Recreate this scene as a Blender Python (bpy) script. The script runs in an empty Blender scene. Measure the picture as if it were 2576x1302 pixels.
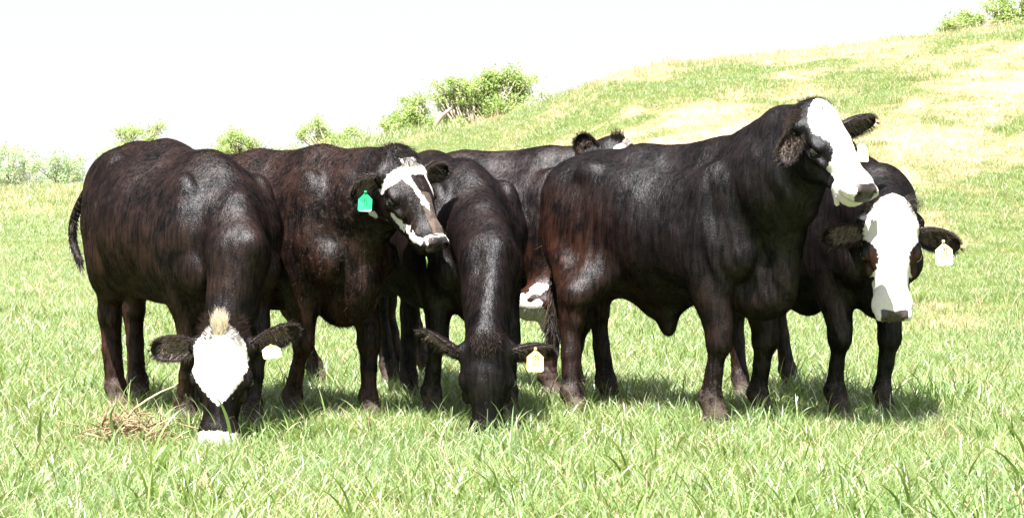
import bpy, math, random
import numpy as np
from mathutils import Matrix, Vector

# ------------------------------------------------------------------ camera, sky, sun, exposure
HAIR, COWS, LAND = True, True, True
FPX, CAMH, HY = 5600.0, 1.15, 470.0          # focal length in picture units, eye height, horizon row
SCN = bpy.context.scene
COL = SCN.collection
cam_d = bpy.data.cameras.new('camera')
cam = bpy.data.objects.new('camera', cam_d)
COL.objects.link(cam)
cam.location = (0, 0, CAMH)
cam.rotation_euler = (math.radians(90), 0, 0)
cam_d.sensor_width = 36.0
cam_d.lens = 36.0 * FPX / 2576.0
cam_d.shift_y = -(651.0 - HY) / 2576.0
cam_d.clip_start = 0.1
cam_d.clip_end = 8000
SCN.camera = cam

SUN_EL, SUN_AZ = math.radians(66), math.radians(206)   # azimuth clockwise from +Y (north)
world = bpy.data.worlds.new('World')
SCN.world = world
world.use_nodes = True
wn = world.node_tree.nodes
bg = wn['Background']
sky = wn.new('ShaderNodeTexSky')
sky.sky_type = 'NISHITA'
sky.sun_disc = False
sky.sun_elevation = SUN_EL
sky.sun_rotation = SUN_AZ
sky.air_density = 1.0
sky.dust_density = 0.8
sky.ozone_density = 1.0
veil = wn.new('ShaderNodeMix')                           # thin bright haze over the whole sky
veil.data_type = 'RGBA'
veil.inputs[0].default_value = 0.82
veil.inputs[7].default_value = (4.45, 4.55, 4.75, 1)
world.node_tree.links.new(sky.outputs[0], veil.inputs[6])
world.node_tree.links.new(veil.outputs[2], bg.inputs[0])
bg.inputs[1].default_value = 0.05
sun_d = bpy.data.lights.new('sun', 'SUN')
sun_d.energy = 5.0
sun_d.angle = math.radians(0.5)
sun_d.color = (1.0, 0.965, 0.91)
sun = bpy.data.objects.new('sun', sun_d)
COL.objects.link(sun)
sdir = Vector((math.sin(SUN_AZ) * math.cos(SUN_EL), math.cos(SUN_AZ) * math.cos(SUN_EL), math.sin(SUN_EL)))
sun.rotation_euler = sdir.to_track_quat('Z', 'Y').to_euler()
vs = SCN.view_settings
vs.view_transform = 'Standard'
vs.look = 'None'
vs.exposure = 2.15
vs.gamma = 1.0
vs.use_curve_mapping = False

# ------------------------------------------------------------------ small helpers
RNG = np.random.default_rng(7)


def P(px, py, Y):
    """a point seen at (px, py) of the layout drawing, Y metres ahead"""
    return np.array([(px - 1288.0) / FPX * Y, Y, CAMH - (py - HY) / FPX * Y])


def nrm(v):
    v = np.asarray(v, float)
    return v / max(1e-9, np.linalg.norm(v))


def tag(o, label=None, cat=None, group=None, kind=None):
    for k, v in (('label', label), ('category', cat), ('group', group), ('kind', kind)):
        if v:
            o[k] = v
    return o


def mesh_obj(name, verts, faces, mat, parent=None, smooth=True, attrs=None):
    """verts (n,3); faces an (m,k) array or a list of such arrays; attrs: name -> (type, array) on points"""
    me = bpy.data.meshes.new(name)
    verts = np.asarray(verts, np.float32)
    fl = faces if isinstance(faces, list) else [faces]
    fl = [np.asarray(f, np.int32) for f in fl if len(f)]
    me.vertices.add(len(verts))
    me.vertices.foreach_set('co', verts.ravel())
    nl = sum(f.size for f in fl)
    nf = sum(len(f) for f in fl)
    if nf:
        me.loops.add(nl)
        me.polygons.add(nf)
        me.loops.foreach_set('vertex_index', np.concatenate([f.ravel() for f in fl]))
        tot = np.concatenate([np.full(len(f), f.shape[1], np.int32) for f in fl])
        st = np.concatenate([[0], np.cumsum(tot)[:-1]]).astype(np.int32)
        me.polygons.foreach_set('loop_start', st)
        me.polygons.foreach_set('loop_total', tot)
        me.polygons.foreach_set('use_smooth', np.full(nf, smooth))
    for an, (ty, arr) in (attrs or {}).items():
        a = me.attributes.new(an, ty, 'POINT')
        arr = np.asarray(arr)
        if ty == 'FLOAT':
            a.data.foreach_set('value', arr.astype(np.float32))
        elif ty == 'INT':
            a.data.foreach_set('value', arr.astype(np.int32))
        elif ty == 'FLOAT_VECTOR':
            a.data.foreach_set('vector', arr.astype(np.float32).ravel())
        elif ty == 'FLOAT_COLOR':
            a.data.foreach_set('color', arr.astype(np.float32).ravel())
    me.update(calc_edges=True)
    me.validate()
    if mat:
        me.materials.append(mat)
    o = bpy.data.objects.new(name, me)
    COL.objects.link(o)
    if parent:
        o.parent = parent
    return o


def tube(path, radii, n=8, cap=True):
    """tapered tube along points; returns verts, quads"""
    path = np.asarray(path, float)
    m = len(path)
    V, prev = [], None
    for i in range(m):
        t = nrm(path[min(i + 1, m - 1)] - path[max(i - 1, 0)])
        if prev is None:
            a = np.array([0, 0, 1.0]) if abs(t[2]) < .9 else np.array([1.0, 0, 0])
            u = nrm(np.cross(t, a))
        else:
            u = nrm(prev - t * np.dot(prev, t))
        prev = u
        w = np.cross(t, u)
        for j in range(n):
            an = 2 * math.pi * j / n
            V.append(path[i] + radii[i] * (math.cos(an) * u + math.sin(an) * w))
    Q = []
    for i in range(m - 1):
        for j in range(n):
            k = (j + 1) % n
            Q.append((i * n + j, i * n + k, (i + 1) * n + k, (i + 1) * n + j))
    V = list(V)
    if cap:
        for (c, i0, fl) in ((path[0], 0, True), (path[-1], (m - 1) * n, False)):
            ci = len(V)
            V.append(c)
            for j in range(n):
                k = (j + 1) % n
                Q.append((ci, i0 + k, i0 + j, ci) if fl else (ci, i0 + j, i0 + k, ci))
    return np.array(V), Q


def quads_tris(Q):
    """split a mixed list (triangles written as quads that repeat the first index) into arrays"""
    q = np.array([f for f in Q if f[0] != f[3]], np.int32).reshape(-1, 4)
    t = np.array([f[:3] for f in Q if f[0] == f[3]], np.int32).reshape(-1, 3)
    return [q, t]


class Soup:
    def __init__(self):
        self.V, self.Q, self.n = [], [], 0

    def add(self, V, Q):
        V = np.asarray(V, float)
        self.Q += [tuple(i + self.n for i in f) for f in Q]
        self.V.append(V)
        self.n += len(V)

    def build(self, name, mat, parent=None, smooth=True, attrs=None):
        return mesh_obj(name, np.concatenate(self.V), quads_tris(self.Q), mat, parent, smooth, attrs)


_tab = RNG.random((256, 256))


def vnoise(x, y):
    """smooth value noise, 0..1"""
    x = np.asarray(x, float)
    y = np.asarray(y, float)
    xi, yi = np.floor(x).astype(int), np.floor(y).astype(int)
    fx, fy = x - xi, y - yi
    fx, fy = fx * fx * (3 - 2 * fx), fy * fy * (3 - 2 * fy)
    g = lambda a, b: _tab[a & 255, b & 255]
    return (g(xi, yi) * (1 - fx) + g(xi + 1, yi) * fx) * (1 - fy) + (g(xi, yi + 1) * (1 - fx) + g(xi + 1, yi + 1) * fx) * fy


def fbm(x, y, o=3):
    s, a, t = 0, 1, 0
    for i in range(o):
        s = s + a * vnoise(x * 2 ** i + 17.3 * i, y * 2 ** i + 5.1 * i)
        t += a
        a *= .5
    return s / t


# ------------------------------------------------------------------ material helpers
def new_mat(name):
    m = bpy.data.materials.new(name)
    m.use_nodes = True
    nt = m.node_tree
    b = nt.nodes['Principled BSDF']
    return m, nt, b


def nd(nt, ty, **kw):
    n = nt.nodes.new(ty)
    for k, v in kw.items():
        if k.startswith('i_'):
            n.inputs[k[2:].replace('_', ' ')].default_value = v
        else:
            setattr(n, k, v)
    return n


def mixc(nt, fac, a, b, blend='MIX'):
    n = nt.nodes.new('ShaderNodeMix')
    n.data_type = 'RGBA'
    n.blend_type = blend
    for s, v in ((0, fac), (6, a), (7, b)):
        if hasattr(v, 'type') and hasattr(v, 'is_linked'):
            nt.links.new(v, n.inputs[s])
        else:
            n.inputs[s].default_value = v if s == 0 else ((*v, 1) if len(v) == 3 else v)
    return n.outputs[2]


def mth(nt, op, a, b=0.0, c=0.0, clamp=False):
    n = nt.nodes.new('ShaderNodeMath')
    n.operation = op
    n.use_clamp = clamp
    for i, v in enumerate((a, b, c)):
        if hasattr(v, 'is_linked'):
            nt.links.new(v, n.inputs[i])
        else:
            n.inputs[i].default_value = v
    return n.outputs[0]


def maprange(nt, v, a, b, c=0.0, d=1.0, smooth=False):
    n = nt.nodes.new('ShaderNodeMapRange')
    if smooth:
        n.interpolation_type = 'SMOOTHSTEP'
    nt.links.new(v, n.inputs[0])
    for i, x in enumerate((a, b, c, d)):
        n.inputs[i + 1].default_value = x
    return n.outputs[0]


def attr(nt, name, out='Fac', ty='GEOMETRY'):
    n = nt.nodes.new('ShaderNodeAttribute')
    n.attribute_name = name
    n.attribute_type = ty
    return n.outputs[out]


def noise(nt, vec, scale, detail=3, rough=.5, dist=0.0):
    n = nt.nodes.new('ShaderNodeTexNoise')
    if vec is not None:
        nt.links.new(vec, n.inputs['Vector'])
    n.inputs['Scale'].default_value = scale
    n.inputs['Detail'].default_value = detail
    n.inputs['Roughness'].default_value = rough
    n.inputs['Distortion'].default_value = dist
    return n.outputs[0]


def simple_mat(name, col, rough=.6, spec=.5, var=.25, scale=30, bump=0.0):
    m, nt, b = new_mat(name)
    co = nd(nt, 'ShaderNodeTexCoord').outputs['Object']
    n = noise(nt, co, scale, 4)
    c = mixc(nt, n, [x * (1 - var) for x in col], [min(1, x * (1 + var)) for x in col])
    nt.links.new(c, b.inputs['Base Color'])
    b.inputs['Roughness'].default_value = rough
    b.inputs['Specular IOR Level'].default_value = spec
    if bump:
        bp = nd(nt, 'ShaderNodeBump')
        bp.inputs['Strength'].default_value = bump
        bp.inputs['Distance'].default_value = .01
        nt.links.new(n, bp.inputs['Height'])
        nt.links.new(bp.outputs[0], b.inputs['Normal'])
    return m
# ------------------------------------------------------------------ terrain
# skyline of the land by bearing a = X / Y : (bearing, crest row, crest distance, toe distance)
_sk = np.array([(-4000, 476, 160, 70), (0, 477, 160, 70), (230, 470, 150, 60), (450, 440, 110, 45), (690, 412, 75, 32),
                (830, 375, 62, 28), (960, 350, 55, 24), (1060, 335, 52, 23), (1180, 318, 50, 22), (1290, 290, 48, 21),
                (1400, 250, 46, 20), (1480, 217, 44, 20), (1560, 192, 43, 19), (1700, 158, 42, 19), (1850, 142, 42, 18),
                (2000, 130, 42, 18), (2200, 110, 42, 18), (2400, 82, 42, 18), (2576, 64, 42, 18), (3200, 10, 42, 18), (6500, -160, 44, 19)], float)
_ska = (_sk[:, 0] - 1288) / FPX


def ground_z(X, Y):
    X = np.asarray(X, float)
    Y = np.asarray(Y, float)
    a = np.clip(X / np.maximum(Y, 1), -1, 1)
    row = np.interp(a, _ska, _sk[:, 1])
    yc = np.interp(a, _ska, _sk[:, 2])
    yt = np.interp(a, _ska, _sk[:, 3])
    zc = CAMH - (row - HY) / FPX * yc
    t = np.clip((Y - yt) / (yc - yt), 0, 1)
    up = zc * (t * t * (3 - 2 * t) * .55 + t ** 1.25 * .45)
    u = np.clip((Y - yc) / (yc * 1.3), 0, 1)
    down = (zc + 2.5) * (u * u * (3 - 2 * u)) * (Y > yc)
    f = np.clip((Y - 17) / 25, 0, 1)
    bump = ((fbm(X * .22, Y * .22) - .5) * .35 + (fbm(X * 1.1 + 7, Y * 1.1) - .5) * .22) * f * (1 - u) * np.clip((yc - Y) / 8 + .5, .25, 1)
    near = (fbm(X * .9 + 40, Y * .9) - .5) * .05
    return up - down + bump + near * np.clip(1 - f, 0, 1)


def dryness(X, Y):
    """0 lush .. 1 straw: the bank on the right is mown and patchy"""
    a = X / np.maximum(Y, 1)
    n = fbm(X * .34 + 9, Y * .34 + 3, 4)
    n2 = fbm(X * 1.5 + 31, Y * 1.2 + 8, 3)
    bank = np.clip((Y - 20) / 8, 0, 1) * np.clip((a + .12) * 6, 0, 1)
    far = np.clip((Y - 55) / 30, 0, 1) * .55
    hot = np.exp(-(((a - .225) / .085) ** 2 + ((Y - 32.5) / 3.4) ** 2)) * .50 + np.exp(-(((a - .20) / .03) ** 2 + ((Y - 18.5) / 1.2) ** 2)) * .45
    left = np.clip(1 - a / .09, 0, 1) * .12
    base = .05 + (.19 + left) * bank + far * .45 + hot
    return np.clip(base + (n - .5) * (1.2 * bank + .25) + (n2 - .5) * 1.0 * (.25 + bank), 0, 1)


def build_ground():
    ys = np.concatenate([np.linspace(-6, 3, 6), np.linspace(3.4, 16, 64), 16 * (75 / 16) ** (np.linspace(0, 1, 170)[1:]),
                         75 * (4000 / 75) ** (np.linspace(0, 1, 70)[1:])])
    us = np.concatenate([-np.geomspace(8, .36, 14), np.linspace(-.35, .35, 150), np.geomspace(.36, 8, 14)])
    Yg, Ug = np.meshgrid(ys, us, indexing='ij')
    Xg = Ug * np.maximum(Yg, 8.0)
    Z = ground_z(Xg, Yg)
    V = np.stack([Xg, Yg, Z], -1).reshape(-1, 3)
    ny, nx = Yg.shape
    i = np.arange(ny * nx).reshape(ny, nx)
    F = np.stack([i[:-1, :-1], i[:-1, 1:], i[1:, 1:], i[1:, :-1]], -1).reshape(-1, 4)
    m, nt, b = new_mat('soil_and_thatch')
    co = nd(nt, 'ShaderNodeTexCoord').outputs['Object']
    n1 = noise(nt, co, .8, 5, .65)
    n2 = noise(nt, co, 22, 5, .7)
    dry = attr(nt, 'dry')
    lush = mixc(nt, maprange(nt, n2, .35, .65), (.035, .055, .014), (.16, .19, .06))
    straw = mixc(nt, maprange(nt, n2, .35, .68), (.20, .12, .07), (.58, .46, .33))
    f = mth(nt, 'ADD', dry, mth(nt, 'MULTIPLY', mth(nt, 'SUBTRACT', n1, .5), 1.2))
    c = mixc(nt, maprange(nt, f, .15, .65), lush, straw)
    nt.links.new(c, b.inputs['Base Color'])
    b.inputs['Roughness'].default_value = .95
    b.inputs['Specular IOR Level'].default_value = .1
    bp = nd(nt, 'ShaderNodeBump')
    bp.inputs['Strength'].default_value = .8
    bp.inputs['Distance'].default_value = .04
    nt.links.new(n2, bp.inputs['Height'])
    nt.links.new(bp.outputs[0], b.inputs['Normal'])
    o = mesh_obj('ground', V, F, m, attrs={'dry': ('FLOAT', dryness(V[:, 0], V[:, 1]))})
    tag(o, 'pasture ground rising into a grassy bank on the right', kind='structure')


build_ground()


# ------------------------------------------------------------------ grass
def grass_mat():
    m, nt, b = new_mat('grass_blades')
    tone, dry = attr(nt, 'tone'), attr(nt, 'dry')
    geo = nd(nt, 'ShaderNodeNewGeometry').outputs['Position']
    big = noise(nt, geo, .9, 3)
    g = mixc(nt, tone, (.045, .118, .022), (.28, .385, .155))
    g = mixc(nt, maprange(nt, big, .35, .7, 0, .28), g, (.26, .29, .06))
    s = mixc(nt, tone, (.32, .18, .11), (.76, .59, .44))
    c = mixc(nt, dry, g, s)
    nt.nodes.remove(b)
    dif = nd(nt, 'ShaderNodeBsdfDiffuse')
    tra = nd(nt, 'ShaderNodeBsdfTranslucent')
    glo = nd(nt, 'ShaderNodeBsdfGlossy')
    glo.inputs['Roughness'].default_value = .38
    glo.inputs['Color'].default_value = (.95, 1, .85, 1)
    nt.links.new(c, dif.inputs['Color'])
    tc = mixc(nt, .55, c, (.30, .42, .035))
    nt.links.new(tc, tra.inputs['Color'])
    m1 = nd(nt, 'ShaderNodeMixShader')
    m1.inputs[0].default_value = .34
    nt.links.new(dif.outputs[0], m1.inputs[1])
    nt.links.new(tra.outputs[0], m1.inputs[2])
    m2 = nd(nt, 'ShaderNodeMixShader')
    fr = nd(nt, 'ShaderNodeFresnel')
    fr.inputs[0].default_value = 1.45
    f2 = mth(nt, 'ADD', mth(nt, 'MULTIPLY', fr.outputs[0], .28), .012, clamp=True)
    nt.links.new(f2, m2.inputs[0])
    nt.links.new(m1.outputs[0], m2.inputs[1])
    nt.links.new(glo.outputs[0], m2.inputs[2])
    nt.links.new(m2.outputs[0], nt.nodes['Material Output'].inputs[0])
    return m


M_GRASS = grass_mat()


def blades(n, rad, lmin, lmax, wmin, wmax, bend, lean, rng, dryp=.07, seg=4, z0=0.0, base=None):
    """n curved tapered blades rooted in a disc; returns verts, quads, tone, dry"""
    r = rad * np.sqrt(rng.random(n))
    th = rng.random(n) * 2 * math.pi
    bx, by = r * np.cos(th), r * np.sin(th)
    if base is not None:
        bx, by = base
    L = lmin + (lmax - lmin) * rng.random(n) ** 1.6
    W = wmin + (wmax - wmin) * rng.random(n)
    az = rng.random(n) * 2 * math.pi
    ln = lean * rng.random(n)
    bd = bend * (.3 + .7 * rng.random(n))
    ax = az + rng.normal(0, 1.2, n)
    px, py = -np.sin(ax), np.cos(ax)
    V = np.zeros((n, seg + 1, 2, 3))
    x, y, z = bx.copy(), by.copy(), np.full(n, z0)
    for k in range(seg + 1):
        t = k / seg
        w = W * (1 - t ** 2.2) * (.65 + .7 * t * (1 - t)) * .5 + .00025
        V[:, k, 0] = np.stack([x - px * w, y - py * w, z], -1)
        V[:, k, 1] = np.stack([x + px * w, y + py * w, z], -1)
        a = ln + bd * (t + .5 / seg) ** 1.3
        st = L / seg
        x = x + np.sin(a) * np.cos(az) * st
        y = y + np.sin(a) * np.sin(az) * st
        z = z + np.cos(a) * st
    i = np.arange(n * (seg + 1) * 2).reshape(n, seg + 1, 2)
    Q = np.stack([i[:, :-1, 0], i[:, :-1, 1], i[:, 1:, 1], i[:, 1:, 0]], -1).reshape(-1, 4)
    tone = np.repeat(rng.random(n), (seg + 1) * 2)
    dry = np.repeat((rng.random(n) < dryp).astype(float), (seg + 1) * 2)
    return V.reshape(-1, 3), Q, tone, dry


def build_grass(cow_feet):
    rng = np.random.default_rng(3)
    protos = []
    for k in range(4):                                   # lush turf
        protos.append(blades(165, .17, .035, .125, .0020, .0048, 1.7, .70, rng, .10))
    for k in range(2):                                   # taller, wider leaves
        protos.append(blades(30, .13, .09, .19, .005, .011, 1.6, .5, rng, .04, seg=6))
    for k in range(2):                                   # short yellowing stubble
        protos.append(blades(95, .17, .03, .09, .003, .006, 1.3, .9, rng, .45, seg=3))
    for k in range(2):                                   # straw lying about
        protos.append(blades(80, .17, .04, .20, .0022, .0045, 1.2, 1.25, rng, .90, seg=4, z0=.006))
    protos.append(blades(7, .06, .16, .30, .009, .017, 2.0, .55, rng, .0, seg=8))  # broad leaved tuft
    protos.append(blades(9, .07, .12, .36, .003, .006, .8, .6, rng, 1.0, seg=5))         # dead stalks
    V, Q, T, D, PR, n = [], [], [], [], [], 0
    for k, (v, q, t, d) in enumerate(protos):
        V.append(v)
        Q.append(q + n)
        T.append(t)
        D.append(d)
        PR.append(np.full(len(v), k))
        n += len(v)
    # scatter points on the land, thinner and larger with distance
    pts, rot, scl, pid = [], [], [], []
    bands = [(4.5, 9, .115, 1.0), (9, 14, .125, 1.0), (14, 22, .16, 1.0), (22, 34, .19, 1.0), (34, 50, .24, 1.15), (50, 90, .6, 2.6), (90, 165, 1.3, 4.5)]
    for (y0, y1, sp, sc) in bands:
        w = .30 * y1 + 1.5
        nx, ny = int(2 * w / sp), int((y1 - y0) / sp)
        gx, gy = np.meshgrid(np.arange(nx) * sp - w, y0 + np.arange(ny) * sp, indexing='ij')
        gx = (gx + rng.uniform(-.5, .5, gx.shape) * sp * 1.2).ravel()
        gy = (gy + rng.uniform(-.5, .5, gy.shape) * sp * 1.2).ravel()
        k = np.abs(gx) < .30 * gy + .8
        gx, gy = gx[k], gy[k]
        a = gx / gy
        yc = np.interp(a, _ska, _sk[:, 2])
        k = gy < yc * 1.05 + 1
        gx, gy = gx[k], gy[k]
        d = dryness(gx, gy)
        u = rng.random(len(gx))
        far = gy > 20
        p = rng.integers(0, 4, len(gx))
        tall = fbm(gx * .8 + 60, gy * .8 + 11, 2)
        p = np.where((u < np.where(far, .05, np.where(gy > 10.3, .22, np.where(gy > 9.0, .08, .26)) + .4 * np.clip((tall - .55) * 4, 0, 1) * (gy < 10.2))) & (d < .45), rng.integers(4, 6, len(gx)), p)
        dd = d + rng.normal(0, .20, len(gx))
        p = np.where(dd > .36, rng.integers(6, 8, len(gx)), p)
        p = np.where(dd > .56, rng.integers(8, 10, len(gx)), p)
        p = np.where((rng.random(len(gx)) < .022) & (gy < 9.3), 10, p)
        p = np.where((rng.random(len(gx)) < .03) & (gy > 17), 11, p)
        s = sc * rng.uniform(.75, 1.25, len(gx)) * (.75 + .6 * fbm(gx * .5 + 3, gy * .5 + 70, 2))
        # trampled and eaten down under the herd
        s = s * np.where((gy > 9.9) & (gy < 12.6) & (np.abs(gx + .1) < 3), 1.12, 1) * np.where(gy > 8.8, .88, 1)
        s = s * np.where((gy > 9.3) & (gy < 9.95) & (np.abs(gx + 1.30) < .2), .62, 1)      # grazed down in front of the muzzle
        pts.append(np.stack([gx, gy, ground_z(gx, gy) - .004], -1))
        rot.append(np.stack([rng.normal(0, .06, len(gx)), rng.normal(0, .06, len(gx)), rng.random(len(gx)) * 6.283], -1))
        scl.append(s)
        pid.append(p)
    pts, rot, scl, pid = map(np.concatenate, (pts, rot, scl, pid))
    N = len(pts)
    V.append(pts)
    allV = np.concatenate(V)
    z = np.zeros(n)
    at = {'tone': ('FLOAT', np.concatenate(T + [np.zeros(N)])), 'dry': ('FLOAT', np.concatenate(D + [np.zeros(N)])),
          'part_id': ('INT', np.concatenate(PR + [np.full(N, -1)])), 'pick': ('INT', np.concatenate([np.full(n, -1), pid])),
          'rot': ('FLOAT_VECTOR', np.concatenate([np.zeros((n, 3)), rot])), 'scl': ('FLOAT', np.concatenate([z, scl]))}
    o = mesh_obj('grass', allV, np.concatenate(Q), M_GRASS, attrs=at)
    tag(o, 'bright green pasture grass with straw patches on the bank', kind='stuff')
    ng = bpy.data.node_groups.new('grass_scatter', 'GeometryNodeTree')
    ng.interface.new_socket('Geometry', in_out='INPUT', socket_type='NodeSocketGeometry')
    ng.interface.new_socket('Geometry', in_out='OUTPUT', socket_type='NodeSocketGeometry')
    N_, L_ = ng.nodes, ng.links
    gi, go = N_.new('NodeGroupInput'), N_.new('NodeGroupOutput')

    def named(nm, ty):
        a = N_.new('GeometryNodeInputNamedAttribute')
        a.data_type = ty
        a.inputs['Name'].default_value = nm
        return a.outputs['Attribute']

    def eq(sock, k):
        c = N_.new('FunctionNodeCompare')
        c.data_type = 'INT'
        c.operation = 'EQUAL'
        ins = [s for s in c.inputs if s.enabled and s.type == 'INT']
        L_.new(sock, ins[0])
        ins[1].default_value = k
        return c.outputs[0]
    join = N_.new('GeometryNodeJoinGeometry')
    sep0 = N_.new('GeometryNodeSeparateGeometry')
    L_.new(gi.outputs[0], sep0.inputs[0])
    L_.new(eq(named('part_id', 'INT'), -1), sep0.inputs[1])
    for k in range(len(protos)):
        sp = N_.new('GeometryNodeSeparateGeometry')
        L_.new(gi.outputs[0], sp.inputs[0])
        L_.new(eq(named('part_id', 'INT'), k), sp.inputs[1])
        ip = N_.new('GeometryNodeInstanceOnPoints')
        L_.new(sep0.outputs[0], ip.inputs['Points'])
        L_.new(eq(named('pick', 'INT'), k), ip.inputs['Selection'])
        L_.new(sp.outputs[0], ip.inputs['Instance'])
        L_.new(named('rot', 'FLOAT_VECTOR'), ip.inputs['Rotation'])
        L_.new(named('scl', 'FLOAT'), ip.inputs['Scale'])
        L_.new(ip.outputs[0], join.inputs[0])
    L_.new(join.outputs[0], go.inputs[0])
    md = o.modifiers.new('scatter', 'NODES')
    md.node_group = ng
    print('grass points', N)
# ------------------------------------------------------------------ solid modelling: smooth union of muscles, then one skin
def smin(a, b, k):
    h = np.clip(.5 + .5 * (b - a) / k, 0, 1)
    return b + (a - b) * h - k * h * (1 - h)


def frame(f, u):
    """columns: forward, left, up"""
    f = nrm(f)
    l = nrm(np.cross(u, f))
    return np.stack([f, l, np.cross(f, l)], 1)


class Prim:
    def __init__(s, kind, a, ra, b=None, rb=None, R=None, S=None, k=.05, sub=False):
        s.kind, s.a, s.ra, s.b, s.rb, s.R, s.S, s.k, s.sub = kind, np.asarray(a, float), ra, b, rb, R, S, k, sub
        if kind == 'el':
            r = np.asarray(ra, float)
            e = np.sqrt(((s.R if R is not None else np.eye(3)) ** 2) @ (r ** 2))
            s.lo, s.hi = s.a - e, s.a + e
        else:
            s.b = np.asarray(b, float)
            Sv = np.asarray(S if S is not None else (1, 1, 1), float)
            m = max(ra, rb) * Sv
            s.lo, s.hi = np.minimum(s.a, s.b) - m, np.maximum(s.a, s.b) + m

    def dist(s, X, Y, Z):
        if s.kind == 'el':
            x, y, z = X - s.a[0], Y - s.a[1], Z - s.a[2]
            if s.R is not None:
                R = s.R
                x, y, z = (R[0, 0] * x + R[1, 0] * y + R[2, 0] * z, R[0, 1] * x + R[1, 1] * y + R[2, 1] * z, R[0, 2] * x + R[1, 2] * y + R[2, 2] * z)
            r = s.ra
            k0 = np.sqrt((x / r[0]) ** 2 + (y / r[1]) ** 2 + (z / r[2]) ** 2)
            k1 = np.sqrt((x / r[0] ** 2) ** 2 + (y / r[1] ** 2) ** 2 + (z / r[2] ** 2) ** 2) + 1e-9
            return (k0 * (k0 - 1) / k1).astype(np.float32)
        S = np.asarray(s.S if s.S is not None else (1, 1, 1), float)
        a, b = s.a / S, s.b / S
        x, y, z = X / S[0] - a[0], Y / S[1] - a[1], Z / S[2] - a[2]
        d = b - a
        l2 = max(1e-9, float(d @ d))
        h = np.clip((x * d[0] + y * d[1] + z * d[2]) / l2, 0, 1)
        q = np.sqrt((x - h * d[0]) ** 2 + (y - h * d[1]) ** 2 + (z - h * d[2]) ** 2)
        return ((q - (s.ra + (s.rb - s.ra) * h)) * min(1, S.min() * 1.1)).astype(np.float32)


def axis_coords(lo, hi, flo, fhi, c, f):
    """spacing c, refined to f between flo and fhi"""
    out = [lo]
    while out[-1] < hi:
        x = out[-1]
        inside = flo - f <= x <= fhi
        out.append(x + (f if inside else c))
    return np.array(out)


def skin(prims, fine_lo, fine_hi, c=.0125, f=.0065):
    lo = np.min([p.lo for p in prims if not p.sub], 0) - .04
    hi = np.max([p.hi for p in prims if not p.sub], 0) + .04
    ax = [axis_coords(lo[i], hi[i], fine_lo[i], fine_hi[i], c, f) for i in range(3)]
    F = np.full([len(a) for a in ax], .08, np.float32)
    for p in sorted(prims, key=lambda q: q.sub):
        m = p.k + .03
        sl = tuple(slice(max(0, int(np.searchsorted(ax[i], p.lo[i] - m)) - 1), int(np.searchsorted(ax[i], p.hi[i] + m)) + 1) for i in range(3))
        X, Y, Z = ax[0][sl[0]][:, None, None], ax[1][sl[1]][None, :, None], ax[2][sl[2]][None, None, :]
        d = p.dist(X, Y, Z)
        F[sl] = -smin(-F[sl], d, p.k) if p.sub else smin(F[sl], d, p.k)
    s = F < 0
    # surface nets
    c8 = [(i, j, k) for i in (0, 1) for j in (0, 1) for k in (0, 1)]
    n = np.array(F.shape) - 1
    cnt = np.zeros(n, np.int8)
    for (i, j, k) in c8:
        cnt += s[i:i + n[0], j:j + n[1], k:k + n[2]]
    act = (cnt > 0) & (cnt < 8)
    ci = np.argwhere(act)
    vid = np.full(act.shape, -1, np.int32)
    vid[act] = np.arange(len(ci))
    acc = np.zeros((len(ci), 3))
    w = np.zeros(len(ci))
    for a in c8:
        for d in range(3):
            if a[d]:
                continue
            b = list(a)
            b[d] = 1
            ia, ib = ci + a, ci + b
            fa, fb = F[tuple(ia.T)], F[tuple(ib.T)]
            m = (fa < 0) != (fb < 0)
            t = np.where(m, fa / np.where(fa - fb == 0, 1, fa - fb), 0)
            pa = np.stack([ax[q][ia[:, q]] for q in range(3)], 1)
            pb = np.stack([ax[q][ib[:, q]] for q in range(3)], 1)
            acc += (pa + (pb - pa) * t[:, None]) * m[:, None]
            w += m
    V = acc / w[:, None]
    Q = []
    for d in range(3):
        e1, e2 = [(1, 2), (2, 0), (0, 1)][d]
        sa = [slice(1, -1)] * 3
        sb = [slice(1, -1)] * 3
        sa[d], sb[d] = slice(0, -1), slice(1, None)
        A, B = s[tuple(sa)], s[tuple(sb)]
        off = np.array([1, 1, 1])
        off[d] = 0
        for flip in (False, True):
            idx = np.argwhere((A & ~B) if not flip else (~A & B)) + off
            if not len(idx):
                continue
            o1, o2 = np.zeros(3, int), np.zeros(3, int)
            o1[e1], o2[e2] = 1, 1
            q = [vid[tuple((idx - o1 - o2).T)], vid[tuple((idx - o2).T)], vid[tuple(idx.T)], vid[tuple((idx - o1).T)]]
            q = np.stack(q if not flip else q[::-1], 1)
            Q.append(q)
    Q = np.concatenate(Q)
    # two rounds of light smoothing
    ea = np.concatenate([Q[:, 0], Q[:, 1], Q[:, 2], Q[:, 3]])
    eb = np.concatenate([Q[:, 1], Q[:, 2], Q[:, 3], Q[:, 0]])
    deg = np.bincount(ea, minlength=len(V)) + 1e-9
    for _ in range(2):
        av = np.stack([np.bincount(ea, V[eb, q], len(V)) / deg for q in range(3)], 1)
        V = V + .45 * (av - V)
    return V, Q


def vnormals(V, Q):
    n = np.cross(V[Q[:, 2]] - V[Q[:, 0]], V[Q[:, 3]] - V[Q[:, 1]])
    N = np.stack([sum(np.bincount(Q[:, j], n[:, q], len(V)) for j in range(4)) for q in range(3)], 1)
    return N / (np.linalg.norm(N, axis=1, keepdims=True) + 1e-12)


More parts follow.
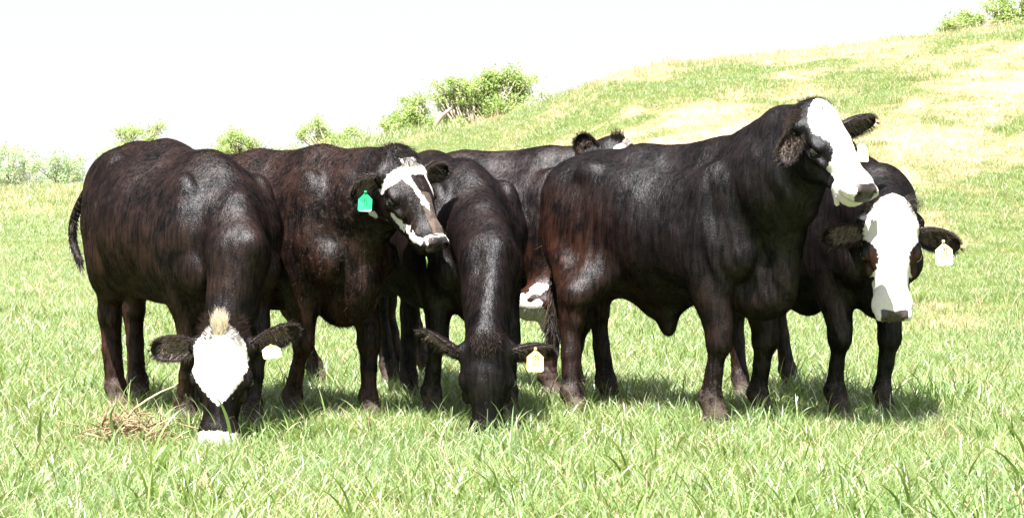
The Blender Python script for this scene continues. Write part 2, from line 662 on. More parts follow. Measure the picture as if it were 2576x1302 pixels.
# ------------------------------------------------------------------ coat, skin and tag materials
def coat_mat(hair=False):
    m, nt, b = new_mat('cattle_hair' if hair else 'cattle_coat')
    if hair:
        c = attr(nt, 'hair_colour', 'Color')
        nt.links.new(c, b.inputs['Base Color'])
        b.inputs['Roughness'].default_value = .30
        b.inputs['Specular IOR Level'].default_value = .13
        return m
    co = nd(nt, 'ShaderNodeTexCoord').outputs['Object']
    white, brown, mud, nose = attr(nt, 'white'), attr(nt, 'brown'), attr(nt, 'mud'), attr(nt, 'nose')
    mp = nd(nt, 'ShaderNodeMapping')
    mp.inputs['Scale'].default_value = (1, 1, .16)
    nt.links.new(co, mp.inputs[0])
    streak = noise(nt, mp.outputs[0], 60, 4, .6, .6)
    fine = noise(nt, co, 160, 3, .6)
    med = noise(nt, co, 9, 4, .6, .4)
    edge = noise(nt, co, 70, 3, .7)
    bl = mixc(nt, streak, (.0009, .0008, .0009), (.0050, .0042, .0044))
    br = mixc(nt, streak, (.008, .003, .0018), (.048, .017, .009))
    fb = mth(nt, 'MULTIPLY', brown, maprange(nt, mth(nt, 'ADD', med, mth(nt, 'MULTIPLY', mth(nt, 'SUBTRACT', streak, .5), .6)), .32, .66))
    c = mixc(nt, mth(nt, 'MINIMUM', fb, 1.0), bl, br)
    mm = noise(nt, co, 30, 5, .75)
    mf = maprange(nt, mth(nt, 'ADD', mth(nt, 'MULTIPLY', mud, .62), mth(nt, 'MULTIPLY', mth(nt, 'SUBTRACT', mm, .5), .9)), .22, .55)
    c = mixc(nt, mth(nt, 'MULTIPLY', mf, .85), c, mixc(nt, fine, (.050, .036, .028), (.19, .145, .115)))
    wf = mth(nt, 'ADD', white, mth(nt, 'MULTIPLY', mth(nt, 'SUBTRACT', edge, .5), .034))
    wf = maprange(nt, wf, -.0018, .0022)
    c = mixc(nt, wf, c, mixc(nt, fine, (.55, .50, .45), (.76, .74, .71)))
    pink = mixc(nt, maprange(nt, med, .4, .6), (.022, .017, .018), (.070, .052, .052))
    nf = maprange(nt, mth(nt, 'ADD', nose, mth(nt, 'MULTIPLY', mth(nt, 'SUBTRACT', edge, .5), .010)), -.002, .002)
    c = mixc(nt, nf, c, pink)
    nt.nodes.remove(b)
    dif = nd(nt, 'ShaderNodeBsdfDiffuse')
    glo = nd(nt, 'ShaderNodeBsdfGlossy')
    nt.links.new(c, dif.inputs['Color'])
    r = mixc(nt, nf, mixc(nt, streak, (.30, .30, .30), (.45, .45, .45)), (.20, .20, .20))
    r = mixc(nt, mf, r, (.85, .85, .85))
    nt.links.new(r, glo.inputs['Roughness'])
    g = mth(nt, 'ADD', mth(nt, 'MULTIPLY', streak, .5), mth(nt, 'MULTIPLY', med, .5))
    g = maprange(nt, g, .32, .68, .008, .034, True)
    g = mixc(nt, nf, mixc(nt, g, (0, 0, 0), (.92, .95, 1.0)), (.05, .05, .05))
    nt.links.new(g, glo.inputs['Color'])
    ad = nd(nt, 'ShaderNodeAddShader')
    nt.links.new(dif.outputs[0], ad.inputs[0])
    nt.links.new(glo.outputs[0], ad.inputs[1])
    nt.links.new(ad.outputs[0], nt.nodes['Material Output'].inputs[0])
    bp = nd(nt, 'ShaderNodeBump')
    bp.inputs['Strength'].default_value = .65
    bp.inputs['Distance'].default_value = .006
    hgt = mth(nt, 'ADD', mth(nt, 'MULTIPLY', streak, 1.0), mth(nt, 'MULTIPLY', fine, .8))
    nt.links.new(hgt, bp.inputs['Height'])
    nt.links.new(bp.outputs[0], dif.inputs['Normal'])
    nt.links.new(bp.outputs[0], glo.inputs['Normal'])
    return m


M_COAT, M_HAIR = coat_mat(), coat_mat(True)
M_EYE, _nt, _b = new_mat('dark_eye')
_b.inputs['Base Color'].default_value = (.010, .007, .006, 1)
_b.inputs['Roughness'].default_value = .06
_b.inputs['Coat Weight'].default_value = .6
M_HOOF = simple_mat('hoof_horn', (.055, .045, .038), .55, .4, .5, 60, .3)
M_TAGY = simple_mat('yellow_tag_plastic', (.84, .62, .20), .35, .5, .04, 20)
M_TAGP = simple_mat('pale_yellow_tag_plastic', (.82, .70, .40), .35, .5, .04, 20)
M_TAGG = simple_mat('green_tag_plastic', (.010, .36, .13), .35, .5, .06, 20)
M_INK = simple_mat('tag_ink', (.10, .05, .015), .5, .4, .1, 20)
M_INKG = simple_mat('green_tag_ink', (.006, .14, .07), .5, .4, .1, 20)


def lettering(text, size, mat, parent, M, narrow=.62):
    """flat printed characters as a thin mesh; M places the text plane (x right, y up, z out)"""
    cu = bpy.data.curves.new('lettering', 'FONT')
    cu.body = text
    cu.size = size
    cu.align_x = 'CENTER'
    cu.extrude = .0002
    tmp = bpy.data.objects.new('lettering', cu)
    COL.objects.link(tmp)
    bpy.context.view_layer.update()
    me = bpy.data.meshes.new_from_object(tmp)
    bpy.data.objects.remove(tmp)
    bpy.data.curves.remove(cu)
    me.transform(Matrix(M.tolist()) @ Matrix.Diagonal((narrow, 1, 1, 1)))
    me.materials.clear()
    me.materials.append(mat)
    o = bpy.data.objects.new('lettering', me)
    COL.objects.link(o)
    o.parent = parent
    return o


# ------------------------------------------------------------------ the cow
def head_prims(A0, ys=1.10):
    def A(kind, a, ra, b=None, rb=None, **kw):
        a = (a[0], a[1] * ys, a[2])
        if kind == 'el':
            A0(kind, a, (ra[0], ra[1] * ys, ra[2]), **kw)
        else:
            A0(kind, a, ra, (b[0], b[1] * ys, b[2]), rb, **kw)

    """A(kind...) adds a primitive given in head space: x to the muzzle, y left, z out of the forehead"""
    A('el', (.055, 0, -.075), (.105, .098, .085), k=.04)               # poll and brain case
    A('el', (.03, 0, -.03), (.06, .06, .04), k=.04)
    A('el', (.16, 0, -.075), (.15, .108, .068), k=.04)                # forehead
    A('rc', (.17, 0, -.085), .088, (.40, 0, -.100), .065, k=.04)      # nose bridge
    A('el', (.435, 0, -.108), (.074, .084, .070), k=.035)             # muzzle
    A('el', (.478, 0, -.100), (.034, .066, .048), k=.025)
    A('el', (.425, 0, -.172), (.066, .058, .040), k=.03)              # chin
    for s in (1, -1):
        A('el', (.14, s * .062, -.165), (.125, .048, .105), k=.04)    # cheek
        A('rc', (.15, s * .050, -.235), .040, (.40, s * .028, -.150), .032, k=.04)   # jaw bone
        A('el', (.200, s * .100, -.068), (.042, .022, .018), k=.014)   # brow
        A('el', (.262, s * .086, -.112), (.045, .020, .020), k=.02)
        A('el', (.210, s * .104, -.126), (.034, .014, .011), k=.010)   # lower lid
        A('el', (.065, s * .094, -.080), (.045, .045, .042), k=.03)    # ear root
        A('el', (.492, s * .044, -.088), (.030, .030, .030), k=.015)    # nostril wing
    A('rc', (.06, 0, -.15), .085, (.22, 0, -.17), .070, k=.05)
    for s in (1, -1):
        A('el', (.212, s * .126, -.096), (.026, .022, .017), k=.004, sub=True)
        A('el', (.518, s * .043, -.090), (.036, .016, .022), k=.004, sub=True)
    A('el', (.475, 0, -.142), (.05, .085, .0045), k=.006, sub=True)    # mouth line


class Cow:
    def __init__(s, label, fwd, origin, scale=1.0, group='cattle standing and grazing in the pasture', h=.0125):
        s.f = nrm((*fwd, 0))
        s.R = frame(s.f, (0, 0, 1))
        s.O = np.array((*origin, 0.0))
        s.O[2] = float(ground_z(*origin))
        s.s = scale
        s.h = h
        s.prims, s.head = [], []
        s.root = bpy.data.objects.new('cow', None)
        COL.objects.link(s.root)
        s.root.location = s.O
        s.root.rotation_euler = (0, 0, math.atan2(s.f[1], s.f[0]))
        s.root.empty_display_size = .3
        tag(s.root, label, 'cow', group)
        s.feet = []

    def L(s, p):
        return s.R.T @ (np.asarray(p, float) - s.O)          # world -> the cow's own frame (metres)

    def pix(s, px, py, Y):
        return s.L(P(px, py, Y))

    def add(s, kind, a, ra, b=None, rb=None, R=None, S=None, k=.06, sub=False):
        q = s.s
        a = np.asarray(a, float) * q
        if b is not None:
            b = np.asarray(b, float) * q
        ra = np.asarray(ra, float) * q if kind == 'el' else ra * q
        s.prims.append(Prim(kind, a, ra, b, None if rb is None else rb * q, R, S, k, sub))

    def raw(s, kind, a, ra, b=None, rb=None, R=None, S=None, k=.06, sub=False):
        s.prims.append(Prim(kind, a, ra, b, rb, R, S, k, sub))

    drop = 0.0
    front = 0.0

    def torso(s, fat=1.0, deep=0.0, flank=0.0):
        def dz(p):                                       # a grazing cow lets its forehand down
            p = np.array(p, float)
            p[0] += s.front * min(1, max(0, (p[0] - .1) / .4))
            p[2] -= s.drop * min(1, max(0, (p[0] + .35) / .75)) * p[2] / 1.25
            return p

        def A(kind, a, ra, b=None, rb=None, **kw):
            s.add(kind, dz(a), ra, None if b is None else dz(b), rb, **kw)
        A('el', (-.50, 0, 1.05), (.29, .24 * fat, .27), k=.1)
        A('el', (-.22, 0, 1.06), (.34, .27 * fat, .24), k=.1)
        A('el', (-.06, 0, .91 - deep / 2), (.56, .315 * fat, .36 + deep / 2), k=.09)
        A('el', (-.03, 0, .82 - deep), (.38, .255 * fat, .25), k=.1)
        A('el', (.36, 0, .93), (.36, .27 * fat, .36), k=.1)
        A('rc', (-.66, 0, 1.20), .075, (-.2, 0, 1.235), .085, k=.09)
        A('rc', (-.2, 0, 1.235), .085, (.34, 0, 1.25), .075, k=.09)
        A('rc', (-.72, 0, 1.255), .020, (-.2, 0, 1.302), .022, k=.04)
        A('rc', (-.2, 0, 1.302), .022, (.36, 0, 1.315), .030, k=.04)
        A('el', (.36, 0, 1.20), (.22, .085, .13), k=.09)
        A('el', (.60, 0, .69), (.17, .12, .18), k=.06)
        for q in (1, -1):
            A('el', (-.37, q * .185, 1.21), (.09, .055, .06), k=.05)
            A('el', (-.62, q * .10, 1.00), (.17, .13, .26), k=.07)
            A('el', (-.70, q * .07, 1.15), (.09, .06, .09), k=.06)
            A('el', (-.46, q * .165, .84), (.23, .115, .27), k=.06)
            A('el', (-.27, q * .19, .76 + flank), (.13, .055, .12), k=.05)
            A('el', (.43, q * .175, .96), (.16, .095, .29), R=frame((.95, 0, -.25), (.25, 0, .95)), k=.03)
            A('el', (.30, q * .215, .84), (.15, .06, .17), k=.05)
            A('el', (.58, q * .150, .80), (.12, .085, .12), k=.035)

    def foreleg(s, side, foot, thick=1.0, bend=0.0):
        """foot: world (x, y) of the hoof"""
        g = s.L((foot[0], foot[1], float(ground_z(*foot)))) / s.s
        q, A, t = side, s.add, thick
        el = np.array((.40, q * .165, .74))
        kn = np.array((el[0] * .45 + g[0] * .55 + .045 + bend, el[1] * .45 + g[1] * .55, .40))
        ft = np.array((g[0] - .025, g[1], .135))
        tp = np.array((g[0] + .015, g[1], .045))
        A('rc', (.46, q * .16, .90), .13, el, .105 * t, S=(1, .85, 1), k=.06)
        A('rc', el, .100 * t, kn + (0, 0, .06), .062 * t, S=(1.08, .92, 1), k=.05)
        A('el', (kn + el) / 2 + (-.01, q * .012, .08), (.085 * t, .066 * t, .12), k=.04)
        A('el', kn, (.064 * t, .060 * t, .072), k=.022)
        A('rc', kn, .048 * t, (kn + ft) / 2, .037 * t, k=.02)
        A('rc', (kn + ft) / 2, .037 * t, ft, .043 * t, k=.02)
        A('el', ft, (.054 * t, .050 * t, .045), k=.02)
        A('el', ft + (-.035, 0, -.01), (.024, .030, .026), k=.02)
        A('rc', ft, .043 * t, tp, .050 * t, k=.02)
        s.feet.append((g, q))

    def hindleg(s, side, foot, thick=1.0, z0=0.0):
        g = s.L((foot[0], foot[1], float(ground_z(*foot)))) / s.s
        q, A, t = side, s.add, thick
        sw = g[0] + .62
        st = np.array((-.30 + sw * .30, q * .185, .74))
        hk = np.array((g[0] - .085, g[1] * .85 + q * .02, .50))
        ft = np.array((g[0] - .035, g[1], .135))
        tp = np.array((g[0] + .010, g[1], .045))
        A('rc', (-.48, q * .15, .98), .16, st, .115, S=(1, .8, 1), k=.06)
        A('rc', st + (-.06, 0, .02), .115 * t, hk + (.035, 0, .10), .070 * t, S=(1.1, .85, 1), k=.06)
        A('rc', (-.60, q * .13, .92), .12 * t, hk + (0, 0, .07), .048 * t, S=(1.1, .85, 1), k=.06)
        A('el', hk + (.012, 0, -.01), (.065 * t, .050 * t, .085), k=.03)
        A('el', hk + (-.035, 0, .035), (.028, .028, .045), k=.025)
        A('rc', hk, .050 * t, (hk + ft) / 2, .041 * t, k=.02)
        A('rc', (hk + ft) / 2, .041 * t, ft, .045 * t, k=.02)
        A('el', ft, (.054 * t, .050 * t, .045), k=.02)
        A('el', ft + (-.035, 0, -.01), (.024, .030, .026), k=.02)
        A('rc', ft, .043 * t, tp, .050 * t, k=.02)
        s.feet.append((g, q))

    def set_head(s, poll, f, u, scale=1.0):
        """poll: world point on top of the head, f and u: world directions of nose and forehead"""
        s.hp = s.L(poll)
        s.hR = frame(s.R.T @ nrm(f), s.R.T @ nrm(u))
        s.hs = scale

        def A(kind, a, ra, b=None, rb=None, k=.03, sub=False):
            a = s.hp + s.hR @ (np.asarray(a) * scale)
            if kind == 'el':
                s.prims.append(Prim('el', a, np.asarray(ra) * scale, R=s.hR, k=k, sub=sub))
            else:
                b = s.hp + s.hR @ (np.asarray(b) * scale)
                s.prims.append(Prim('rc', a, ra * scale, b, rb * scale, k=k, sub=sub))
        head_prims(A)

    def H(s, p):
        """head space -> the cow's frame"""
        return s.hp + s.hR @ (np.asarray(p, float) * s.hs)

    def neck(s, mids, flat=.78, nk=.08):
        """mids: list of (point in own frame, radius) from the chest to the head; crest and throat lines are added"""
        pts = mids + [(s.H((.05, 0, -.13)), .105 * s.hs)]
        for (a, ra), (b, rb) in zip(pts[:-1], pts[1:]):
            s.raw('rc', a, ra, b, rb, S=(1, flat, 1), k=nk)

    def flow(s, V, N, rng):
        d = np.tile(np.array([-.55, 0, -.75]), (len(V), 1))
        hh = (V - s.hp) @ s.hR / s.hs
        ish = (np.linalg.norm(hh - (.22, 0, -.1), axis=1) < .34)
        d[ish] = np.outer(np.ones(ish.sum()), s.hR @ np.array([-.1, 0, .3])) + (s.hR @ np.stack([.9 * (hh[ish, 0] - .16) * 4, hh[ish, 1] * 5, 0 * hh[ish, 0]])).T
        leg = V[:, 2] < .5 * s.s
        d[leg & ~ish] = (0, 0, -1)
        d = d + rng.normal(0, .22, d.shape)
        d = d - N * np.sum(d * N, 1, keepdims=True)
        return d / (np.linalg.norm(d, axis=1, keepdims=True) + 1e-9), hh, ish

    def build(s, white=None, brown=None, brown_head=None, mud=None, nose=(.03, .022), n_hair=26000, rng_seed=1, tuft=None, shaggy=None, long_hair=1.0, wrinkle=None):
        hc = [s.H(c) for c in ((-.05, -.16, .04), (-.05, .16, .04), (.54, .1, .0), (.54, -.1, 0), (.0, 0, -.28), (.5, 0, -.22), (.3, 0, -.3))]
        V, Q = skin(s.prims, np.min(hc, 0), np.max(hc, 0), s.h, s.h * .5)
        N = vnormals(V, Q)
        x, y, z = (V / s.s).T
        if wrinkle is not None:
            V = V + N * wrinkle(x, y, z, N)[:, None]
            N = vnormals(V, Q)
        hh = (V - s.hp) @ s.hR / s.hs
        inhead = (np.linalg.norm((hh - (.24, 0, -.1)) / (1, .8, .8), axis=1) < .40)
        W = np.full(len(V), -.2)
        if white is not None:
            W = np.where(inhead, np.clip(white(hh[:, 0], hh[:, 1], hh[:, 2], N @ s.hR), -.2, .2), W)
        if getattr(s, 'white_body', None) is not None:
            W = np.maximum(W, np.clip(s.white_body(x, y, z, N), -.2, .2))
        B = brown(x, y, z) if brown is not None else np.full(len(V), .35)
        B = np.where(inhead, B * .5, B)
        if brown_head is not None:
            B = np.where(inhead, np.maximum(B, brown_head(hh[:, 0], hh[:, 1], hh[:, 2])), B)
        M = np.where(inhead, 0, np.clip((.30 - z) / .24, 0, 1) * .72)
        if mud is not None:
            M = np.maximum(M, mud(x, y, z, hh))
        Nn = N @ s.hR
        ay = np.abs(hh[:, 1])
        ns = np.where(inhead, np.minimum(.060 - .7 * np.clip(-.098 - hh[:, 2], 0, 1) - ay, hh[:, 0] - .482 + .22 * ay), -.2)
        ns = np.where(hh[:, 2] < -.138, -.05, ns)
        if nose is None:
            ns = np.minimum(ns, hh[:, 0] - .495)
        # darker skin round the eye
        attrs = {'white': ('FLOAT', W), 'brown': ('FLOAT', B), 'mud': ('FLOAT', M), 'nose': ('FLOAT', ns)}
        body = mesh_obj('body', V, Q, M_COAT, s.root, attrs=attrs)
        for q in (1, -1):
            s.eye(q)
        for g, q in s.feet:
            s.hoof(g)
        if n_hair and HAIR:
            s.fur(V, N, Q, W, B, M, ns, hh, inhead, n_hair, rng_seed, tuft, shaggy, long_hair)
        print(s.root.name, 'verts', len(V))
        return body

    def eye(s, q):
        c = s.H((.212, q * .1125, -.096))
        n, m = 14, 9
        V = [c + s.hR @ (np.array((0, q, 0)) * .021 * s.hs)]
        Q = []
        r = .0240 * s.hs
        th = np.linspace(0, math.pi, m)
        V = []
        for t in th:
            for j in range(n):
                a = 2 * math.pi * j / n
                V.append(c + r * np.array((math.sin(t) * math.cos(a), math.sin(t) * math.sin(a), math.cos(t))))
        for i in range(m - 1):
            for j in range(n):
                k = (j + 1) % n
                Q.append((i * n + j, (i + 1) * n + j, (i + 1) * n + k, i * n + k))
        mesh_obj('eye', V, np.array(Q), M_EYE, s.root)

    def hoof(s, g):
        so = Soup()
        for q in (1, -1):
            rings = []
            for (zz, rx, ry, dx) in ((0.0, .062, .030, .018), (.015, .060, .029, .015), (.045, .050, .026, .004), (.075, .040, .023, -.004)):
                ring = []
                for j in range(12):
                    a = 2 * math.pi * j / 12
                    cx, sy = math.cos(a), math.sin(a)
                    ring.append(((g[0] + dx + rx * cx * (1.1 if cx > 0 else .8)) * s.s, (g[1] + q * .027 + ry * sy * (1 - .25 * max(0, cx))) * s.s, (zz + g[2] * 0) * s.s))
                rings.append(ring)
            V = [p for r in rings for p in r] + [((g[0] + .01) * s.s, (g[1] + q * .027) * s.s, .078 * s.s), ((g[0] + .018) * s.s, (g[1] + q * .027) * s.s, 0)]
            Q = [(i * 12 + j, i * 12 + (j + 1) % 12, (i + 1) * 12 + (j + 1) % 12, (i + 1) * 12 + j) for i in range(3) for j in range(12)]
            Q += [(48, 36 + j, 36 + (j + 1) % 12, 48) for j in range(12)] + [(49, (j + 1) % 12, j, 49) for j in range(12)]
            so.add(np.array(V) + (0, 0, g[2] * s.s), Q)
        so.build('hoof', M_HOOF, s.root)

    def ear(s, q, d, o, length=.205, width=.062, root=(.068, .112, -.080), curl=1.0, droop=.12, pale=0.25):
        """a cupped leaf: d direction of the tip, o the way the hollow faces (head space unless given as world)"""
        base = s.H((root[0], q * root[1], root[2]))
        d = nrm(s.R.T @ nrm(d))
        o = s.R.T @ nrm(o)
        o = nrm(o - d * np.dot(o, d))
        w = np.cross(d, o)
        length, width = length * s.hs, width * s.hs
        nu, nv = 22, 15
        V = np.zeros((nu, nv, 2, 3))
        Nn = np.zeros((nu, nv, 3))
        wid = []
        for i in range(nu):
            t = i / (nu - 1)
            prof = (.55 + .45 * math.sin(min(1, t / .5) * math.pi / 2)) if t < .5 else math.sqrt(max(0, 1 - ((t - .5) / .5) ** 2.4))
            ww = width * max(prof, .02)
            cup = (1.9 - 1.15 * t) * curl
            c = base + d * (length * t) - o * (.02 * math.sin(t * 2.4)) * s.hs + np.array((0, 0, -1)) * droop * length * t * t
            for j in range(nv):
                v = (j / (nv - 1) * 2 - 1)
                a = v * cup
                R = ww / max(.35, math.sin(min(cup, math.pi / 2)))
                pt = c + w * (R * math.sin(a)) + o * (R * (1 - math.cos(a)) * .85 - ww * .35)
                n = -(o * math.cos(a) - w * math.sin(a))
                V[i, j, 0] = pt + n * .0028
                V[i, j, 1] = pt - n * .0028
                Nn[i, j] = n
        i = np.arange(nu * nv * 2).reshape(nu, nv, 2)
        out = np.stack([i[:-1, :-1, 0], i[1:, :-1, 0], i[1:, 1:, 0], i[:-1, 1:, 0]], -1).reshape(-1, 4)
        inn = np.stack([i[:-1, :-1, 1], i[:-1, 1:, 1], i[1:, 1:, 1], i[1:, :-1, 1]], -1).reshape(-1, 4)
        e1 = np.stack([i[:-1, 0, 0], i[:-1, 0, 1], i[1:, 0, 1], i[1:, 0, 0]], -1)
        e2 = np.stack([i[:-1, -1, 0], i[1:, -1, 0], i[1:, -1, 1], i[:-1, -1, 1]], -1)
        e3 = np.stack([i[-1, :-1, 0], i[-1, :-1, 1], i[-1, 1:, 1], i[-1, 1:, 0]], -1)
        Vf = V.reshape(-1, 3)
        inner = np.zeros((nu, nv, 2))
        tt = np.linspace(0, 1, nu)[:, None]
        vv = np.linspace(-1, 1, nv)[None]
        inner[:, :, 1] = np.clip(1 - np.abs(vv) * 1.2, 0, 1) * np.clip(1.15 - tt * 1.25, 0, 1) * np.clip(tt * 5, 0, 1)
        Wt = -.03 + .03 * 0 * inner
        mud = inner * pale * 2.0
        z = np.zeros(len(Vf))
        e = mesh_obj('ear', Vf, np.concatenate([out, inn, e1, e2, e3]), M_COAT, s.root,
                     attrs={'white': ('FLOAT', z - .1), 'brown': ('FLOAT', z + .4), 'mud': ('FLOAT', mud.ravel()), 'nose': ('FLOAT', z - .1)})
        if HAIR:
            rng = np.random.default_rng(int(abs(base[0]) * 1000) + 5)
            # hair on the back of the ear, a fringe on both rims, pale tufts within
            P0, D0, L0, C0 = [], [], [], []
            m = 2200
            ii = rng.integers(1, nu - 1, m)
            jj = rng.integers(0, nv, m)
            for a, b in zip(ii, jj):
                P0.append(V[a, b, 0]); D0.append(d * .9 + Nn[a, b] * .15 + rng.normal(0, .15, 3)); L0.append(.009 + .006 * rng.random())
                C0.append((.006, .005, .005) if rng.random() < .8 else (.03, .02, .016))
            for a in rng.integers(1, nu, 1300):
                b = 0 if rng.random() < .5 else nv - 1
                sg = -1 if b == 0 else 1
                P0.append(V[a, b, 1]); D0.append(d * .7 + w * sg * .1 + o * .35 + rng.normal(0, .2, 3)); L0.append(.010 + .012 * rng.random())
                C0.append((.02, .016, .014) if rng.random() < .7 else (.10, .07, .055))
            for _ in range(700):
                a, b = rng.integers(2, int(nu * .75)), rng.integers(3, nv - 3)
                P0.append(V[a, b, 1]); D0.append(d * .6 + o * .5 + w * rng.normal(0, .5) + rng.normal(0, .2, 3)); L0.append(.018 + .02 * rng.random())
                C0.append((.42, .33, .27) if rng.random() < pale * 1.5 else (.03, .022, .018))
            strands('ear_hair', np.array(P0), np.array(D0), np.array(L0), .0006, np.array(C0), e, .3)
        return V, base, d, o, w

    def ear_tag(s, world_pt, facing, mat, rows, w=.062, h=.070, neck=.022, tilt=0.0, label=None, ink=None):
        """plastic tag hanging from world_pt (top of its neck), its face turned to 'facing'"""
        z = nrm(facing)
        x = nrm(np.cross((0, 0, 1), z))
        y = np.cross(z, x)
        x, y = x * math.cos(tilt) + y * math.sin(tilt), y * math.cos(tilt) - x * math.sin(tilt)
        top = np.asarray(world_pt, float)
        c = .007
        out = [(-.006, 0), (.006, 0), (.0065, -neck * .7), (w * .30, -neck - .006), (w * .5, -neck - .020), (w * .5, -neck - h + c), (w * .5 - c, -neck - h),
               (-w * .5 + c, -neck - h), (-w * .5, -neck - h + c), (-w * .5, -neck - .020), (-w * .30, -neck - .006), (-.0065, -neck * .7)]
        n = len(out)
        V = []
        for zz in (.0014, -.0014):
            for (a, b) in out:
                V.append(s.L(top + x * a + y * b + z * (zz + .010 * (abs(a) / (w * .5)) ** 2 * -.6)))
        me = bpy.data.meshes.new('ear_tag')
        faces = [tuple(range(n))[::-1], tuple(range(n, 2 * n))] + [(i, (i + 1) % n, n + (i + 1) % n, n + i) for i in range(n)]
        me.from_pydata([tuple(v) for v in V], [], faces)
        me.materials.append(mat)
        me.validate()
        o = bpy.data.objects.new('ear_tag', me)
        COL.objects.link(o)
        o.parent = s.root
        if label:
            o['label'] = label
        # the button that pins it
        b0 = s.L(top + y * -.006 + z * .001)
        b1 = s.L(top + y * -.006 + z * .007)
        v, q = tube([b0, b1], [.008, .006], 10)
        mesh_obj('tag_button', v, quads_tris(q), mat, o)
        for (text, size, yy) in rows:
            M = np.eye(4)
            M[:3, 0], M[:3, 1], M[:3, 2] = s.R.T @ x, s.R.T @ y, s.R.T @ z
            M[:3, 3] = s.L(top + y * (-neck - yy) + z * .0018)
            lettering(text, size, ink or M_INK, o, M)
        return o

    def tail(s, path, r0=.028, r1=.014, switch=.22, down=(0, 0, -1), seed=4, hair_n=500):
        """path: own-frame points"""
        path = [np.asarray(p, float) for p in path]
        out = []
        for i in range(len(path) - 1):
            p0, p1, p2, p3 = path[max(i - 1, 0)], path[i], path[i + 1], path[min(i + 2, len(path) - 1)]
            for t in np.linspace(0, 1, 6)[:-1]:
                out.append(.5 * ((2 * p1) + (p2 - p0) * t + (2 * p0 - 5 * p1 + 4 * p2 - p3) * t * t + (3 * p1 - p0 - 3 * p2 + p3) * t ** 3))
        out.append(path[-1])
        rr = np.linspace(r0, r1, len(out))
        v, q = tube(out, rr, 12)
        z = np.zeros(len(v))
        tl = mesh_obj('tail', v, quads_tris(q), M_COAT, s.root, attrs={'white': ('FLOAT', z - .1), 'brown': ('FLOAT', z + .5), 'mud': ('FLOAT', z), 'nose': ('FLOAT', z - .1)})
        if HAIR:
            rng = np.random.default_rng(seed)
            k = rng.integers(int(len(out) * .45), len(out), hair_n)
            P0 = np.array(out)[k] + rng.normal(0, .008, (hair_n, 3))
            dn = nrm(np.array(out[-1]) - np.array(out[-4]))
            D0 = np.outer(np.ones(hair_n), dn * .7 + np.array(down) * .5) + rng.normal(0, .13, (hair_n, 3))
            strands('tail_switch', P0, D0, switch * (.5 + .6 * rng.random(hair_n)), .0022, np.where(rng.random((hair_n, 1)) < .7, (.012, .010, .009), (.05, .03, .02)), tl, .25, pts=5)
            k = rng.integers(0, len(v), 900)
            strands('tail_hair', v[k], np.outer(np.ones(900), dn) + rng.normal(0, .25, (900, 3)), np.full(900, .02), .0011, np.tile((.014, .011, .010), (900, 1)), tl, .1)
        return tl

    def fur(s, V, N, Q, W, B, M, ns, hh, inhead, n, seed, tuft, shaggy, long_hair):
        rng = np.random.default_rng(seed)
        a = V[Q[:, 1]] - V[Q[:, 0]]
        b = V[Q[:, 3]] - V[Q[:, 0]]
        area = np.linalg.norm(np.cross(a, b), axis=1)
        k = rng.choice(len(Q), n, p=area / area.sum())
        uv = rng.random((n, 2))
        P0 = V[Q[k, 0]] + a[k] * uv[:, :1] + b[k] * uv[:, 1:]
        vi = Q[k, rng.integers(0, 4, n)]
        Nk, Wk, Bk, Mk = N[vi], W[vi], B[vi], M[vi]
        keep = (ns[vi] < -.004) & (P0[:, 2] > .06)
        D, h2, ish = s.flow(P0, Nk, rng)
        z = P0[:, 2] / s.s
        Ln = (.009 + .006 * rng.random(n)) * long_hair
        lift = np.full(n, .09)
        under = Nk[:, 2] < -.3
        Ln = np.where(under, Ln * 1.5, Ln)
        spine = (Nk[:, 2] > .75) & ~inhead[vi]
        lift = np.where(spine, .22, lift)
        Ln = np.where(inhead[vi], Ln * .65, Ln)
        if shaggy is not None:
            g = shaggy(P0[:, 0] / s.s, P0[:, 1] / s.s, z, h2)
            Ln = Ln * (1 + g)
            lift = lift + .18 * g
        D = D + Nk * lift[:, None]
        black = np.array((.0032, .0027, .0027))
        brn = np.array((.040, .014, .008))
        mudc = np.array((.14, .105, .08))
        wht = np.array((.78, .74, .69))
        r = rng.random(n)
        bn = fbm(P0[:, 0] * 9 + P0[:, 1] * 5, P0[:, 2] * 7 + P0[:, 1] * 3, 3)
        fb = np.clip(Bk * np.clip((bn - .32) * 3, 0, 1) * (.4 + .9 * r), 0, 1)
        C = black + (brn - black) * fb[:, None]
        C = np.where((rng.random(n) < Mk * .8)[:, None], mudc * (.3 + .8 * r[:, None]), C)
        wl = Wk + rng.normal(0, .007, n)
        C = np.where((wl > 0)[:, None], wht * (.9 + .1 * r[:, None]), C)
        keep &= ~((np.abs(Wk) < .003) & (rng.random(n) < .4))
        eye = np.linalg.norm((np.abs(h2) - (.212, .120, .096)) * (1, 1, 1), axis=1) < .034
        keep &= ~eye
        strands('coat_hair', P0[keep] - Nk[keep] * .001, D[keep], Ln[keep], .00065, C[keep], s.root, .18)
        if tuft:
            for (c, spread, ln, cnt, dirv, col) in tuft:
                c0 = s.H(c)
                d = np.linalg.norm(V - c0, axis=1)
                cand = np.where(d < spread)[0]
                if not len(cand):
                    continue
                i = rng.choice(cand, cnt)
                dv = s.hR @ np.asarray(dirv, float)
                Dd = np.outer(np.ones(cnt), dv) + N[i] * .12 + rng.normal(0, .22 if ln < .05 else .10, (cnt, 3))
                cl = np.asarray(col) * (.7 + .6 * rng.random((cnt, 1)))
                strands('forelock', V[i], Dd, ln * (.4 + .6 * rng.random(cnt)), .0008, cl, s.root, .45 if ln < .05 else .12, pts=5)


